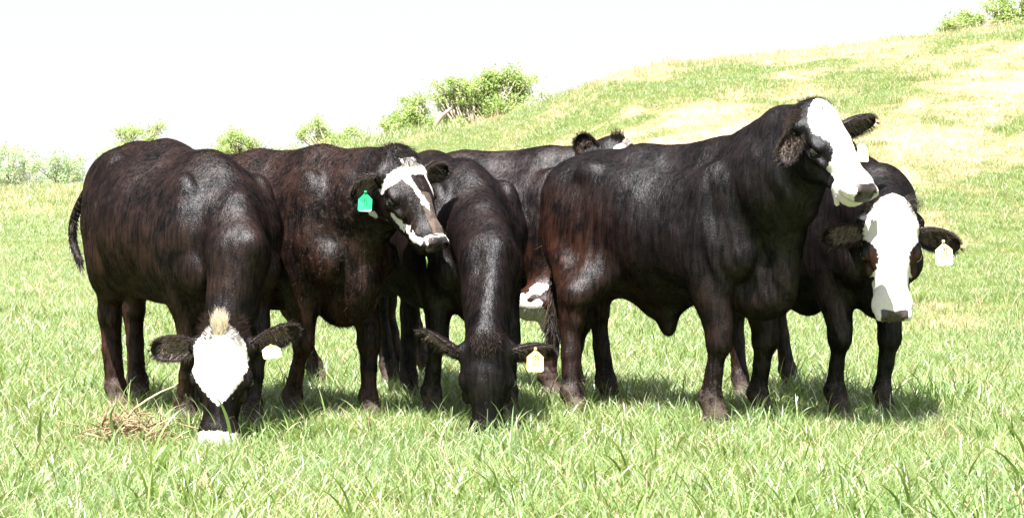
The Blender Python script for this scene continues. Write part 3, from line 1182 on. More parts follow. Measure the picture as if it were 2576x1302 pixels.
def strands(name, P0, D, L, r, C, parent, curl=.1, pts=3):
    n = len(P0)
    if not n:
        return
    D = D / (np.linalg.norm(D, axis=1, keepdims=True) + 1e-9)
    rng = np.random.default_rng(n)
    Cv = rng.normal(0, 1, (n, 3))
    Cv[:, 2] -= .8
    A = np.zeros((n, pts, 3), np.float32)
    for k in range(pts):
        t = k / (pts - 1)
        A[:, k] = P0 + D * (L * t)[:, None] + Cv * (L * curl * t * t)[:, None]
    hc = bpy.data.hair_curves.new(name)
    hc.add_curves([pts] * n)
    hc.attributes['position'].data.foreach_set('vector', A.ravel()) if 'position' in hc.attributes else hc.points.foreach_set('position', A.ravel())
    ra = hc.attributes.get('radius') or hc.attributes.new('radius', 'FLOAT', 'POINT')
    rr = np.tile(np.linspace(1, .25, pts), n) * r
    ra.data.foreach_set('value', rr.astype(np.float32))
    ca = hc.attributes.new('hair_colour', 'FLOAT_COLOR', 'CURVE')
    ca.data.foreach_set('color', np.concatenate([C, np.ones((n, 1))], 1).astype(np.float32).ravel())
    hc.materials.append(M_HAIR)
    o = bpy.data.objects.new(name, hc)
    COL.objects.link(o)
    o.parent = parent
    if name == 'coat_hair':
        o['kind'] = 'stuff'
    return o
# ------------------------------------------------------------------ the herd
def XY(px, Y):
    return np.array([(px - 1288.0) / FPX * Y, Y])


def orig(fore, fwd, scale):
    f = np.asarray(fwd, float) / np.linalg.norm(fwd)
    return np.mean(fore, 0) - f * .44 * scale


def prof(x, xs, ws):
    return np.interp(x, xs, ws)


def seg_d(x, z, a, b):
    a, b = np.asarray(a, float), np.asarray(b, float)
    d = b - a
    t = np.clip(((x - a[0]) * d[0] + (z - a[1]) * d[1]) / (d @ d), 0, 1)
    return np.hypot(x - a[0] - t * d[0], z - a[1] - t * d[1])


def folds(freq, amp, x0, x1, z0, z1):
    def f(x, y, z, N):
        m = np.clip((x - x0) / .08, 0, 1) * np.clip((x1 - x) / .08, 0, 1) * np.clip((z - z0) / .1, 0, 1) * np.clip((z1 - z) / .1, 0, 1)
        n = fbm(x * freq + z * freq * .28, z * 2.2 + y * 3, 2)
        m2 = fbm(x * 6 + 5, z * 5 + y * 4, 3) - .5
        side = np.clip(1 - np.abs(N[:, 2]) * 1.3, 0, 1)
        rb = np.clip((x + .42) / .08, 0, 1) * np.clip((.22 - x) / .1, 0, 1) * np.clip((z - .68) / .1, 0, 1) * np.clip((1.16 - z) / .1, 0, 1) * side
        rib = np.sin((x + .10 * (z - .9)) * 2 * math.pi / .075 + 2.5 * fbm(x * 5, z * 2 + y, 2)) * fbm(x * 4 + 9, z * 3 + y, 2)
        hip = np.exp(-((x + .20) / .07) ** 2 - ((z - 1.08) / .09) ** 2) * side * -.016
        return m * amp * (n - .5) * 2 * np.clip(side + .3, 0, 1) + m2 * .014 + rb * rib * .0045 + hip
    return f


def cow_a():
    fwd, sc = (.52, -.85), 1.05
    fore = [XY(472, 10.5), XY(640, 10.4)]
    c = Cow('big black cow grazing at the left end with a round white forehead patch', fwd, orig(fore, fwd, sc), sc)
    c.drop = .10
    c.front = -.05
    c.torso(fat=1.10, deep=-.05)
    c.foreleg(-1, fore[0])
    c.foreleg(1, fore[1])
    c.hindleg(-1, XY(296, 11.35), thick=1.1)
    c.hindleg(1, XY(352, 11.75), thick=1.1)
    c.set_head(P(557, 824, 9.92), (-.03, -.26, -1), (-.03, -1, .26), 1.05)
    hb = c.H((.0, 0, -.13))
    n0 = np.array((.50, 0, .98)) * sc
    n1 = n0 * .5 + hb * .5 + (.13, 0, .08)
    c.neck([(n0, .18), (n1, .155)], flat=.90, nk=.035)
    c.raw('rc', np.array((.34, 0, 1.12)) * sc, .06, n0 * .7 + n1 * .3 + (.10, 0, .10), .045, k=.08)
    c.raw('rc', n0 * .7 + n1 * .3 + (.10, 0, .10), .045, n1 + (.115, 0, .06), .040, k=.07)
    c.raw('rc', n1 + (.115, 0, .06), .035, c.H((-.02, 0, -.05)), .045, k=.06)

    def white(x, y, z, n):
        w = prof(x, [-.06, -.03, .0, .03, .06, .10, .14, .18, .22, .255, .285, .31, .335, .36], [-.05, .008, .062, .090, .107, .118, .122, .117, .100, .074, .048, .026, -.004, -.05])
        f = w - np.abs(y + .006 - .09 * np.clip(x - .22, 0, 1))
        m = np.minimum(x - .435, .2)
        return np.maximum(np.where(x < .4, np.minimum(f, z + .12), -.2), m)
    c.build(white, brown=lambda x, y, z: .34 + .8 * np.clip((1.05 - z) * 2, 0, 1) * np.clip(1 - x * 1.2, .2, 1) + .25 * np.clip(-x - .2, 0, 1),
            mud=lambda x, y, z, h: (y < 0) * (.42 * np.exp(-((x + .26) / .05) ** 2 - ((z - 1.03) / .035) ** 2) + .40 * np.exp(-((x + .40) / .07) ** 2 - ((z - .90) / .05) ** 2) + .35 * np.exp(-((x + .52) / .03) ** 2 - ((z - 1.0) / .10) ** 2)),
            nose=None, n_hair=52000, rng_seed=11,
            tuft=[((.012, -.005, .0), .040, .085, 700, (-1.5, .05, .55), (.80, .70, .55)), ((0, .05, -.01), .06, .05, 220, (-.6, .8, .4), (.03, .02, .015)),
                  ((0, -.05, -.01), .06, .05, 220, (-.6, -.8, .4), (.03, .02, .015))], wrinkle=folds(9, .004, .3, 1.3, .4, 1.3))
    c.ear(-1, (-1, .05, -.06), (.15, -1, -.15), length=.205, width=.056, droop=.04, pale=.5)
    c.ear(1, (.96, .05, .30), (.0, -.9, -.55), length=.22, width=.055, droop=-.05, pale=.5)
    c.ear_tag(P(681, 868, 9.97), (.1, -.8, .75), M_TAGY, [], w=.082, h=.072, neck=.0, tilt=.12)
    t = [c.pix(250, 430, 11.90), c.pix(205, 505, 12.05), c.pix(184, 560, 12.1), c.pix(184, 610, 12.1), c.pix(200, 655, 12.0)]
    c.tail(t, .026, .020, .06, hair_n=260)
    return c


def cow_b():
    fwd, sc = (.66, -.75), 1.0
    fore = [XY(742, 10.95), XY(934, 10.95)]
    c = Cow('brown black cow with raised mottled white face and a green ear tag', fwd, orig(fore, fwd, sc), sc)
    c.drop = -.01
    c.torso(fat=1.0)
    c.foreleg(-1, fore[0], .95)
    c.foreleg(1, fore[1], 1.0)
    c.hindleg(-1, XY(560, 11.9))
    c.hindleg(1, XY(797, 12.9))
    c.set_head(P(1010, 386, 10.55), (.225, -.24, -.41), (.52, -.74, .44), .97)
    hb = c.H((.03, 0, -.14))
    n0 = np.array((.50, 0, 1.02)) * sc
    c.neck([(n0, .235), (n0 * .5 + hb * .5 + (0, 0, .0), .19)], flat=.80)
    c.raw('rc', np.array((.36, 0, 1.24)) * sc, .085, c.H((.0, 0, -.07)), .065, k=.08)
    th = c.H((.17, 0, -.25))
    c.raw('rc', th, .045, np.array((.66, 0, .86)) * sc, .085, k=.07)
    c.raw('rc', np.array((.66, 0, .86)) * sc, .085, np.array((.60, 0, .62)) * sc, .085, k=.06)
    c.raw('el', np.array((.52, 0, .55)) * sc, (.12, .09, .07), k=.06)
    for dx in (.03, .07, .115):
        c.raw('rc', c.H((.05 + dx, -.06, -.27)), .022, c.H((.0 + dx * .6, -.03, -.39 - dx * .3)), .018, k=.02)

    def white(x, y, z, n):
        band = .030 - np.abs(x - .112 - .18 * np.clip(-y - .04, 0, 1) + .1 * np.clip(y, 0, 1)) - .25 * np.clip(np.abs(y) - .115, 0, 1) * 4
        band2 = np.minimum(.046 - np.abs(x - .095), .045 - np.abs(y))
        yc = -.052 + .32 * np.clip(x - .14, 0, .2)
        strip = np.where((x > .10) & (x < .36), prof(x, [.10, .14, .20, .26, .30, .35], [.035, .022, .012, .015, .022, -.006]) - np.abs(y - yc) - .03 * np.clip(fbm(x * 40, y * 40, 2) - .5, 0, 1), -.2)
        far = np.where((x > .08) & (x < .27), prof(x, [.08, .12, .2, .27], [.02, .016, .012, -.005]) - np.abs(y - .088), -.2)
        top = np.maximum(np.maximum(band, band2), np.maximum(strip, far))
        top = np.where(n[:, 2] > -.1, np.minimum(top, z + .13), -.2)
        jaw = np.where(y < 0, .017 - np.minimum(np.minimum(seg_d(x, z, (.255, -.150), (.33, -.165)), seg_d(x, z, (.32, -.150), (.40, -.115))), seg_d(x, z, (.40, -.118), (.47, -.085))), -.2)
        jw = np.where(y < 0, .024 - seg_d(x, z, (.37, -.130), (.43, -.110)), -.2)
        sp = .045 * (fbm(x * 45 + 3, z * 45, 2) - .55)
        jaw, jw = jaw - np.maximum(sp, 0) * 2, jw - np.maximum(sp, 0) * 2
        spot = np.where(y < 0, .016 - seg_d(x, z, (.16, -.26), (.17, -.25)), -.2)
        lip = np.where(x > .46, .012 - np.abs(z + .055), -.2)
        return np.maximum(np.maximum(top, np.maximum(jaw, jw)), np.maximum(spot, lip))
    c.white_body = lambda x, y, z, N: np.where(N[:, 2] < -.2, .035 - np.hypot(x - .40, (y + .06) * .8) - .02 * np.sin(x * 60) * np.sin(y * 70), -.2)
    c.build(white, brown=lambda x, y, z: .55 + .5 * np.clip((.95 - z) * 2, 0, 1), 
            mud=lambda x, y, z, h: np.maximum(.30 * np.clip((1.25 - np.abs(z - .95) * 1.6), 0, 1) * np.clip((x - .1) * 2, 0, 1), np.where((h[:, 0] > .24) & (h[:, 0] < .47) & (h[:, 2] > -.09) & (np.abs(h[:, 1] - .015) < .035), .75, 0)),
            n_hair=52000, rng_seed=12, shaggy=lambda x, y, z, h: .6 * np.clip((z - 1.15) * 6, 0, 1) + .5 * (z < .7) * (x > .3),
            tuft=[((.01, 0, -.01), .085, .034, 600, (.5, -.1, .35), (.012, .009, .008)), ((-.02, -.03, -.03), .08, .03, 400, (-.5, -.5, .25), (.012, .009, .008))],
            wrinkle=folds(9, .005, .3, 1.3, .5, 1.3))
    c.ear(-1, (-.78, .10, -.50), (.5, -.80, -.1), length=.17, width=.055, droop=.15, pale=.35)
    c.ear(1, (.70, .45, .1), (.1, -.8, -.4), length=.18, width=.055, pale=.2)
    c.ear_tag(P(920, 480, 10.50), (-.12, -1, .25), M_TAGG, [('93', .030, .032), ('67', .022, .052)], w=.067, h=.078, neck=.020, tilt=-.02, label='green plastic ear tag', ink=M_INKG)
    return c


def cow_c():
    fwd, sc = (.34, -.94), 1.0
    fore = [XY(1088, 11.0), XY(1283, 10.95)]
    c = Cow('all black cow grazing head on in the middle with a yellow tag', fwd, orig(fore, fwd, sc), sc)
    c.drop = .08
    c.front = -.05
    c.torso(fat=1.02)
    c.foreleg(-1, fore[0])
    c.foreleg(1, fore[1])
    c.hindleg(-1, XY(980, 12.7))
    c.hindleg(1, XY(1032, 11.9))
    c.set_head(P(1222, 846, 10.05), (.02, -.12, -1), (.0, -1, .12), .97)
    hb = c.H((.0, 0, -.13))
    n0 = np.array((.50, 0, .98)) * sc
    n1 = n0 * .5 + hb * .5 + (.12, 0, .08)
    c.neck([(n0, .18), (n1, .148)], flat=.92, nk=.035)
    c.raw('rc', np.array((.34, 0, 1.15)) * sc, .06, n0 * .7 + n1 * .3 + (.10, 0, .10), .045, k=.08)
    c.raw('rc', n0 * .7 + n1 * .3 + (.10, 0, .10), .045, n1 + (.110, 0, .06), .040, k=.07)
    c.raw('rc', n1 + (.110, 0, .06), .035, c.H((-.02, 0, -.05)), .045, k=.06)
    c.build(None, brown=lambda x, y, z: .22 + .9 * np.clip((-x - .28) * 3, 0, 1) * np.clip((z - .9) * 4, 0, 1),
            mud=lambda x, y, z, h: np.where((h[:, 0] > .05) & (h[:, 0] < .33) & (np.abs(h[:, 1] + .02) < .022) & (h[:, 2] > -.12), .25, 0),
            n_hair=46000, rng_seed=13,
            tuft=[((.02, .0, -.01), .07, .035, 240, (.1, 0, .6), (.04, .025, .02))], wrinkle=folds(9, .004, .3, 1.3, .4, 1.3))
    c.ear(-1, (-.93, .0, .30), (.2, -.45, -.9), length=.22, width=.046, droop=-.12, pale=.55, curl=1.15)
    c.ear(1, (1, -.05, -.03), (-.25, -.65, -.72), length=.215, width=.058, droop=.05, pale=.35)
    c.ear_tag(P(1347, 874, 10.05), (.05, -1, .35), M_TAGY, [('179', .036, .038), ('84611', .017, .058)], w=.075, h=.088, neck=.022, tilt=-.03, label='yellow ear tag numbered 179')
    return c


def cow_d():
    fwd, sc = (.88, -.48), 1.0
    fore = [XY(1388, 12.0), XY(1450, 12.5)]
    c = Cow('dark cow half hidden in the second row with a white belly patch', fwd, orig(fore, fwd, sc), sc)
    c.drop = -.02
    c.torso(fat=1.0)
    c.foreleg(-1, fore[0])
    c.foreleg(1, fore[1])
    c.hindleg(-1, XY(1010, 12.9))
    c.hindleg(1, XY(1075, 13.3))
    c.set_head(P(1552, 358, 12.1), (.10, -.62, -.78), (.1, -.75, .62), .98)
    hb = c.H((.02, 0, -.14))
    n0 = np.array((.50, 0, 1.02)) * sc
    c.neck([(n0, .24), (n0 * .5 + hb * .5, .19)], flat=.8)
    c.raw('rc', np.array((.36, 0, 1.24)) * sc, .08, c.H((.0, 0, -.07)), .065, k=.08)
    u0 = c.pix(1352, 775, 12.0)
    c.raw('el', u0 + (0, 0, .03), (.17, .10, .08), k=.09)
    c.raw('el', u0 + (.05, 0, -.07), (.035, .03, .06), k=.05)
    c.raw('el', u0 + (-.06, 0, -.02), (.05, .04, .05), k=.05)
    c.white_body = lambda x, y, z, N: .13 - np.sqrt((x - u0[0]) ** 2 + (y - u0[1]) ** 2 * .5 + (z - u0[2] + .03) ** 2) + .16 * (fbm(x * 9, z * 9 + y * 5, 3) - .5)
    c.build(lambda x, y, z, n: .05 - np.abs(y - .02) - 2 * np.clip(.055 - x, 0, 1), brown=lambda x, y, z: .35 + .9 * np.clip((.95 - z) * 3, 0, 1), n_hair=32000, rng_seed=14,
            tuft=[((.0, .0, -.01), .05, .055, 300, (-1.0, 0, .7), (.010, .008, .008)), ((.03, .03, -.01), .04, .05, 60, (-.2, 0.5, .9), (.7, .65, .6))], wrinkle=folds(8, .004, .3, 1.2, .5, 1.3))
    c.ear(-1, (-.50, -.1, .62), (.25, -1, .0), length=.165, width=.066, droop=-.1, pale=.3)
    c.ear(1, (.95, .1, .1), (.1, -1, .0), length=.18, width=.056, pale=.3)
    return c


def cow_e():
    fwd, sc = (.65, -.70), 1.01
    fore = [XY(1797, 10.70), XY(1915, 10.98)]
    c = Cow('large black steer side on with raised white blazed face at the right', fwd, orig(fore, fwd, sc), sc)
    c.drop = -.02
    c.front = -.03
    c.torso(fat=.97, deep=.0)
    c.foreleg(-1, fore[0], 1.12)
    c.foreleg(1, fore[1], 1.08)
    c.hindleg(-1, XY(1450, 11.05), thick=1.12)
    c.hindleg(1, XY(1535, 11.75), thick=1.05)
    c.set_head(P(2062, 266, 10.32), (.225, -.33, -.385), (.48, -.75, .47), .99)
    hb = c.H((.04, 0, -.16))
    n0 = np.array((.50, 0, 1.02)) * sc
    c.neck([(n0, .27), (n0 * .5 + hb * .5, .235)], flat=.74)
    c.raw('rc', np.array((.34, 0, 1.26)) * sc, .08, n0 * .4 + hb * .6 + (.0, 0, .20), .07, k=.09)
    c.raw('rc', n0 * .4 + hb * .6 + (.0, 0, .20), .07, c.H((.0, 0, -.08)), .07, k=.08)
    th = c.H((.19, 0, -.27))
    c.raw('rc', th, .05, np.array((.74, 0, .92)) * sc, .08, k=.07)
    c.raw('rc', np.array((.74, 0, .92)) * sc, .08, np.array((.70, 0, .66)) * sc, .09, k=.06)
    c.raw('el', np.array((.60, 0, .60)) * sc, (.15, .11, .09), k=.06)
    # sheath under the belly
    c.raw('el', np.array((-.06, 0, .555)) * sc, (.13, .05, .08), k=.08)
    c.raw('el', np.array((-.02, 0, .455)) * sc, (.045, .035, .06), k=.06)

    def white(x, y, z, n):
        w = prof(x, [-.05, -.02, .02, .08, .14, .19, .23, .27, .31, .36, .40, .44], [-.04, .030, .075, .098, .102, .088, .068, .062, .080, .10, .16, .3])
        f = w - np.abs(y + .006)
        return np.where(x < .37, np.minimum(f, z + .13), f)
    wa, wb = c.H((.36, 0, -.215)), c.H((.38, 0, -.235)) + (0, 0, -.025)
    c.raw('rc', c.H((.37, 0, -.17)), .024, wa, .018, k=.02)
    c.raw('rc', wa, .018, wb, .014, k=.02)
    wc = (wa + wb) / 2 / sc
    c.white_body = lambda x, y, z, N: .052 - np.sqrt((x - wc[0]) ** 2 + (y - wc[1]) ** 2 + (z - wc[2]) ** 2)
    c.build(white, brown=lambda x, y, z: .14 + .85 * np.clip(-x * 1.6 + .1, 0, 1) * np.clip((1.22 - z) * 3, 0, 1) * np.clip((z - .3) * 4, .3, 1) + .25 * np.clip((.8 - z) * 3, 0, 1),
            n_hair=60000, rng_seed=15, tuft=[((.0, -.02, -.02), .09, .026, 500, (-.5, -.2, .2), (.012, .009, .008)), ((.02, -.10, -.08), .06, .05, 300, (-.2, -.8, -.3), (.03, .02, .016))],
            wrinkle=folds(15, .016, .42, 1.3, .55, 1.25))
    c.ear(-1, (-.45, -.25, -.62), (-.2, -.9, .3), length=.18, width=.055, droop=.1, pale=.1, curl=.9)
    c.ear(1, (.93, .35, .10), (-.05, -.75, -.62), length=.215, width=.060, droop=.0, pale=.30)
    c.ear_tag(P(2166, 352, 10.30), (.25, -1, .35), M_TAGP, [('72', .036, .038)], w=.062, h=.085, neck=.02, tilt=-.05, label='pale yellow ear tag')
    c.raw_tail = c.tail([c.pix(1440, 420, 11.62), c.pix(1412, 470, 11.72), c.pix(1400, 600, 11.70), c.pix(1395, 720, 11.65), c.pix(1388, 800, 11.6)], .026, .013, .16, hair_n=420)
    return c


def cow_f():
    fwd, sc = (.46, -.88), 1.0
    fore = [XY(2108, 11.1), XY(2226, 11.15)]
    c = Cow('black cow facing the camera at the right end with full white face', fwd, orig(fore, fwd, sc), sc)
    c.drop = .03
    c.torso(fat=1.0)
    c.foreleg(-1, fore[0], 1.05)
    c.foreleg(1, fore[1], 1.0)
    c.hindleg(-1, XY(1870, 11.9))
    c.hindleg(1, XY(1990, 12.4))
    c.set_head(P(2246, 512, 10.45), (-.02, -.36, -1), (.01, -1, .36), 1.06)
    hb = c.H((.02, 0, -.14))
    n0 = np.array((.50, 0, .98)) * sc
    c.neck([(n0, .235), (n0 * .5 + hb * .5 + (0, 0, .05), .19)], flat=.84)
    c.raw('rc', np.array((.36, 0, 1.20)) * sc, .08, n0 * .5 + hb * .5 + (0, 0, .17), .07, k=.08)
    c.raw('rc', n0 * .5 + hb * .5 + (0, 0, .17), .07, c.H((.0, 0, -.06)), .055, k=.08)
    c.raw('el', np.array((-.02, 0, .56)) * sc, (.10, .05, .07), k=.08)

    def white(x, y, z, n):
        w = prof(x, [-.06, -.03, .0, .05, .10, .15, .18, .21, .25, .29, .31, .34, .38, .42], [-.03, .05, .085, .11, .125, .122, .096, .074, .068, .076, .098, .12, .15, .3])
        f = w - np.abs(y)
        return np.where(x < .31, np.minimum(f, z + .15), np.where(x < .4, np.minimum(f, z + .19), f))
    c.build(white, brown=lambda x, y, z: .12 + .5 * np.clip((.6 - z) * 3, 0, 1) * np.clip(-x * 3, 0, 1), brown_head=lambda x, y, z: 4 * np.exp(-((x - .262) / .035) ** 2 - ((np.abs(y) - .10) / .045) ** 2), n_hair=46000, rng_seed=16,
            tuft=[((.0, .07, -.03), .05, .06, 160, (-.5, 1, .2), (.02, .015, .012)), ((.0, -.07, -.03), .05, .05, 120, (-.5, -1, .2), (.02, .015, .012))], wrinkle=folds(9, .004, .3, 1.2, .5, 1.3))
    c.ear(-1, (-.98, .1, -.12), (.2, -1, -.25), length=.195, width=.055, droop=.05, pale=.45, root=(.105, .108, -.085))
    c.ear(1, (1, .05, -.30), (.1, -.9, -.45), length=.215, width=.056, droop=.06, pale=.30, root=(.105, .108, -.085))
    c.ear_tag(P(2373, 604, 10.28), (-.08, -1, .15), M_TAGP, [('172', .040, .040), ('88554', .018, .060)], w=.078, h=.092, neck=.024, tilt=.04, label='pale yellow ear tag numbered 172')
    return c


if COWS:
    for fn in (cow_a, cow_b, cow_c, cow_d, cow_e, cow_f):
        fn()
# ------------------------------------------------------------------ trees behind the bank
def leaf_mat(name, a, b, t):
    m, nt, bs = new_mat(name)
    tone = attr(nt, 'tone')
    c = mixc(nt, tone, a, b)
    nt.nodes.remove(bs)
    d = nd(nt, 'ShaderNodeBsdfDiffuse')
    tr = nd(nt, 'ShaderNodeBsdfTranslucent')
    nt.links.new(c, d.inputs[0])
    tr.inputs[0].default_value = (*t, 1)
    mx = nd(nt, 'ShaderNodeMixShader')
    mx.inputs[0].default_value = .5
    nt.links.new(d.outputs[0], mx.inputs[1])
    nt.links.new(tr.outputs[0], mx.inputs[2])
    nt.links.new(mx.outputs[0], nt.nodes['Material Output'].inputs[0])
    return m


M_LEAF = leaf_mat('tree_leaves', (.14, .23, .09), (.42, .50, .22), (.54, .66, .26))
M_LEAFP = leaf_mat('pale_tree_leaves', (.26, .34, .22), (.48, .56, .36), (.58, .70, .42))
M_BARK = simple_mat('bark', (.30, .26, .21), .9, .2, .4, 8, .5)
M_TWIG = simple_mat('dead_twig', (.25, .18, .11), .9, .2, .35, 20, .3)


def tree(label, lobes, Y, trunk_px, n_leaf, leaf=.085, mat=None, cat='tree', name='tree', density=1.0, seed=1, depth=.8, clump=.16, group='trees beyond the bank'):
    """lobes: (px, py, rx px, ry px); trunk_px: where the trunk meets the ground"""
    rng = np.random.default_rng(seed)
    u = Y / FPX
    bx = (trunk_px - 1288) * u
    bz = float(ground_z(bx, Y)) - .1
    root = bpy.data.objects.new(name, None)
    COL.objects.link(root)
    root.location = (bx, Y, bz)
    tag(root, label, cat, group)
    base = np.array((0, 0, 0.0))
    so = Soup()
    L = []
    for (px, py, rx, ry) in lobes:
        c = P(px, py, Y) - np.array((bx, Y, bz)) + (0, rng.uniform(-.5, .5) * rx * u, 0)
        L.append((c, rx * u, ry * u))
    L2 = []
    for (c, rx, rz) in L:
        L2.append((c, rx * .62, rz * .62))
        for _ in range(4):
            th, f = rng.uniform(0, 2 * math.pi), rng.uniform(.30, .58)
            L2.append((c + (math.cos(th) * rx * .85, rng.normal(0, .5) * rx, math.sin(th) * rz * .85), rx * f, rz * f))
    L = L2
    top = np.mean([l[0] for l in L], 0)
    H_ = max(.5, top[2])
    fork = np.array((top[0] * .35, 0, H_ * .35))
    r0 = .035 * max(l[0][2] for l in L) + .03
    mid = fork * .5 + rng.normal(0, .05, 3) * H_ * .3
    v, q = tube([base, mid, fork], [r0, r0 * .8, r0 * .65], 8)
    so.add(v, q)
    V, T = [], []
    tot = sum(l[1] * l[2] for l in L)
    for (c, rx, rz) in L:
        k1 = fork + (c - fork) * .5 + rng.normal(0, .1, 3) * rx
        v, q = tube([fork, k1, c], [r0 * .5, r0 * .3, r0 * .12], 6)
        so.add(v, q)
        nl = max(26, int(.78 * n_leaf * rx * rz / tot))
        ncl = max(4, int(nl / 60))
        dirs = rng.normal(0, 1, (ncl, 3))
        dirs /= np.linalg.norm(dirs, axis=1, keepdims=True)
        rad = rng.random(ncl) ** .45
        cc = c + dirs * rad[:, None] * (rx, rx * depth, rz)
        for p in cc[:max(3, int(ncl * .3))]:
            v, q = tube([c, (c + p) / 2 + rng.normal(0, .04, 3) * rx, p], [r0 * .14, r0 * .09, .006], 4)
            so.add(v, q)
        which = rng.integers(0, ncl, nl)
        cs = clump * .75 * (.5 + rng.random(ncl))
        P_ = cc[which] + rng.normal(0, 1, (nl, 3)) * cs[which][:, None] * (1, 1, .75)
        tn = np.clip(rng.normal(.5, .22, nl) + (rng.random(ncl)[which] - .5) * .6, 0, 1)
        a = rng.normal(0, 1, (nl, 3))
        a /= np.linalg.norm(a, axis=1, keepdims=True)
        b = np.cross(a, rng.normal(0, 1, (nl, 3)))
        b /= np.linalg.norm(b, axis=1, keepdims=True)
        s1 = leaf * .62 * (.6 + .8 * rng.random((nl, 1)))
        V.append(np.stack([P_ - a * s1, P_ - b * s1 * .5, P_ + a * s1, P_ + b * s1 * .5], 1))
        T.append(np.repeat(tn, 4))
    V = np.concatenate(V).reshape(-1, 3)
    Q = np.arange(len(V)).reshape(-1, 4)
    so.build('trunk', M_BARK, root)
    mesh_obj('crown', V, Q, mat or M_LEAF, root, smooth=False, attrs={'tone': ('FLOAT', np.concatenate(T))})
    return root


def build_trees():
    tree('pale feathery tree at the far left edge of the field', [(25, 415, 45, 45), (-20, 430, 40, 45), (60, 400, 35, 30), (10, 450, 60, 25), (75, 440, 30, 30)], 190, 20, 9000, .15, M_LEAFP, seed=2, clump=.38)
    tree('pale bushy tree between the left edge tree and the big cow', [(130, 425, 38, 40), (165, 420, 34, 34), (190, 440, 22, 38), (110, 455, 45, 22), (165, 455, 40, 20), (145, 395, 14, 16)], 175, 140, 8000, .14, M_LEAFP, seed=3, clump=.36)
    tree('sparse tree showing over the rump of the leftmost cow', [(330, 345, 18, 30), (348, 330, 14, 18), (390, 328, 16, 14), (372, 350, 24, 16), (303, 338, 12, 14), (345, 362, 40, 14), (262, 395, 14, 10), (280, 380, 10, 10), (405, 318, 8, 6)], 120, 335, 3000, .10, seed=4, clump=.2)
    tree('bright green bush behind the brown cow', [(578, 358, 22, 28), (600, 375, 30, 30), (570, 392, 34, 22), (625, 370, 18, 24), (640, 395, 30, 18), (665, 392, 20, 16), (540, 392, 14, 12), (588, 345, 14, 14)], 95, 600, 10000, .085, seed=5, clump=.17)
    tree('small pale shrub at the left foot of the bank', [(700, 385, 18, 12), (722, 378, 12, 12), (745, 372, 14, 9)], 80, 712, 1100, .06, M_LEAFP, 'shrub', 'shrub', seed=6, clump=.12, group='shrubs on the bank')
    tree('open branched tree on the slope right of the bright bush', [(770, 330, 16, 14), (795, 318, 9, 20), (815, 332, 14, 14), (835, 348, 26, 18), (870, 340, 20, 10), (885, 325, 14, 8), (855, 355, 34, 12), (808, 352, 26, 14), (905, 345, 18, 9), (930, 350, 14, 7), (800, 305, 5, 12), (760, 345, 8, 6)], 80, 838, 5200, .07, seed=7, clump=.13)
    tree('dark green round bush left of the big tree', [(1025, 300, 36, 26), (1030, 262, 24, 18), (1000, 318, 30, 22), (1060, 295, 28, 20), (1050, 320, 36, 22), (1062, 250, 12, 8), (975, 318, 14, 14), (1085, 315, 22, 18), (1030, 330, 50, 14)], 78, 1035, 13000, .075, seed=8, clump=.14)
    tree('largest tree on the skyline with a leaning pale trunk', [(1140, 225, 36, 22), (1120, 245, 26, 16), (1180, 240, 44, 30), (1235, 225, 40, 34), (1265, 195, 44, 22), (1300, 220, 26, 28), (1215, 280, 52, 34), (1160, 290, 36, 28), (1270, 270, 40, 28), (1230, 200, 26, 16), (1290, 190, 20, 14), (1105, 215, 16, 8), (1108, 262, 9, 8), (1195, 310, 50, 18), (1310, 250, 20, 16), (1150, 205, 10, 8), (1312, 212, 24, 26), (1325, 240, 18, 16), (1295, 262, 30, 22), (1245, 300, 40, 16)], 72, 1180, 26000, .075, seed=9, clump=.15)
    tree('thin pale shrub on the skyline right of the big tree', [(1345, 245, 16, 12), (1368, 240, 13, 8), (1385, 246, 9, 6), (1330, 262, 16, 8)], 64, 1352, 900, .055, M_LEAFP, 'shrub', 'shrub', seed=10, clump=.13, group='shrubs on the bank')
    tree('low green bush on the top right skyline', [(2385, 62, 14, 10), (2405, 58, 14, 12), (2425, 48, 18, 14), (2445, 55, 20, 14), (2462, 45, 16, 14), (2375, 70, 12, 6), (2415, 70, 40, 10)], 60, 2425, 4200, .055, seed=11, clump=.10)
    tree('taller open tree cut by the right edge of the sky', [(2495, 22, 18, 22), (2520, 12, 16, 16), (2510, 45, 24, 18), (2545, 30, 22, 24), (2570, 15, 20, 22), (2560, 50, 24, 14), (2600, 20, 30, 34), (2540, 60, 30, 10), (2530, -10, 20, 14)], 58, 2535, 7000, .055, seed=12, clump=.10)
    # the leaning pale trunk of the big tree, seen against the sky
    Yt = 71.0
    pts = [P(1090, 335, Yt), P(1098, 310, Yt), P(1112, 292, Yt), P(1135, 272, Yt)]
    v, q = tube(pts, [.10, .085, .07, .04], 8)
    big = [o for o in bpy.data.objects if o.get('label', '').startswith('largest tree')][0]
    v = v - np.array(big.location)
    mesh_obj('limb', v, quads_tris(q), M_BARK, big)
    # bare twiggy shrub
    rng = np.random.default_rng(5)
    so = Soup()
    o0 = P(648, 408, 88)
    for k in range(14):
        a = rng.uniform(-.9, .9)
        ln = rng.uniform(.4, 1.3)
        p1 = np.array((math.sin(a) * ln * .5, rng.normal(0, .1), .15 + math.cos(a) * ln * .5))
        p2 = p1 + (math.sin(a * 1.4) * ln * .5, rng.normal(0, .15), math.cos(a * 1.4) * ln * .5)
        v, q = tube([(0, 0, -.3), p1, p2], [.025, .014, .004], 5)
        so.add(v, q)
    t = so.build('dead_shrub', M_BARK)
    t.location = o0
    tag(t, 'bare leafless twigs beside the bright green bush', 'shrub')


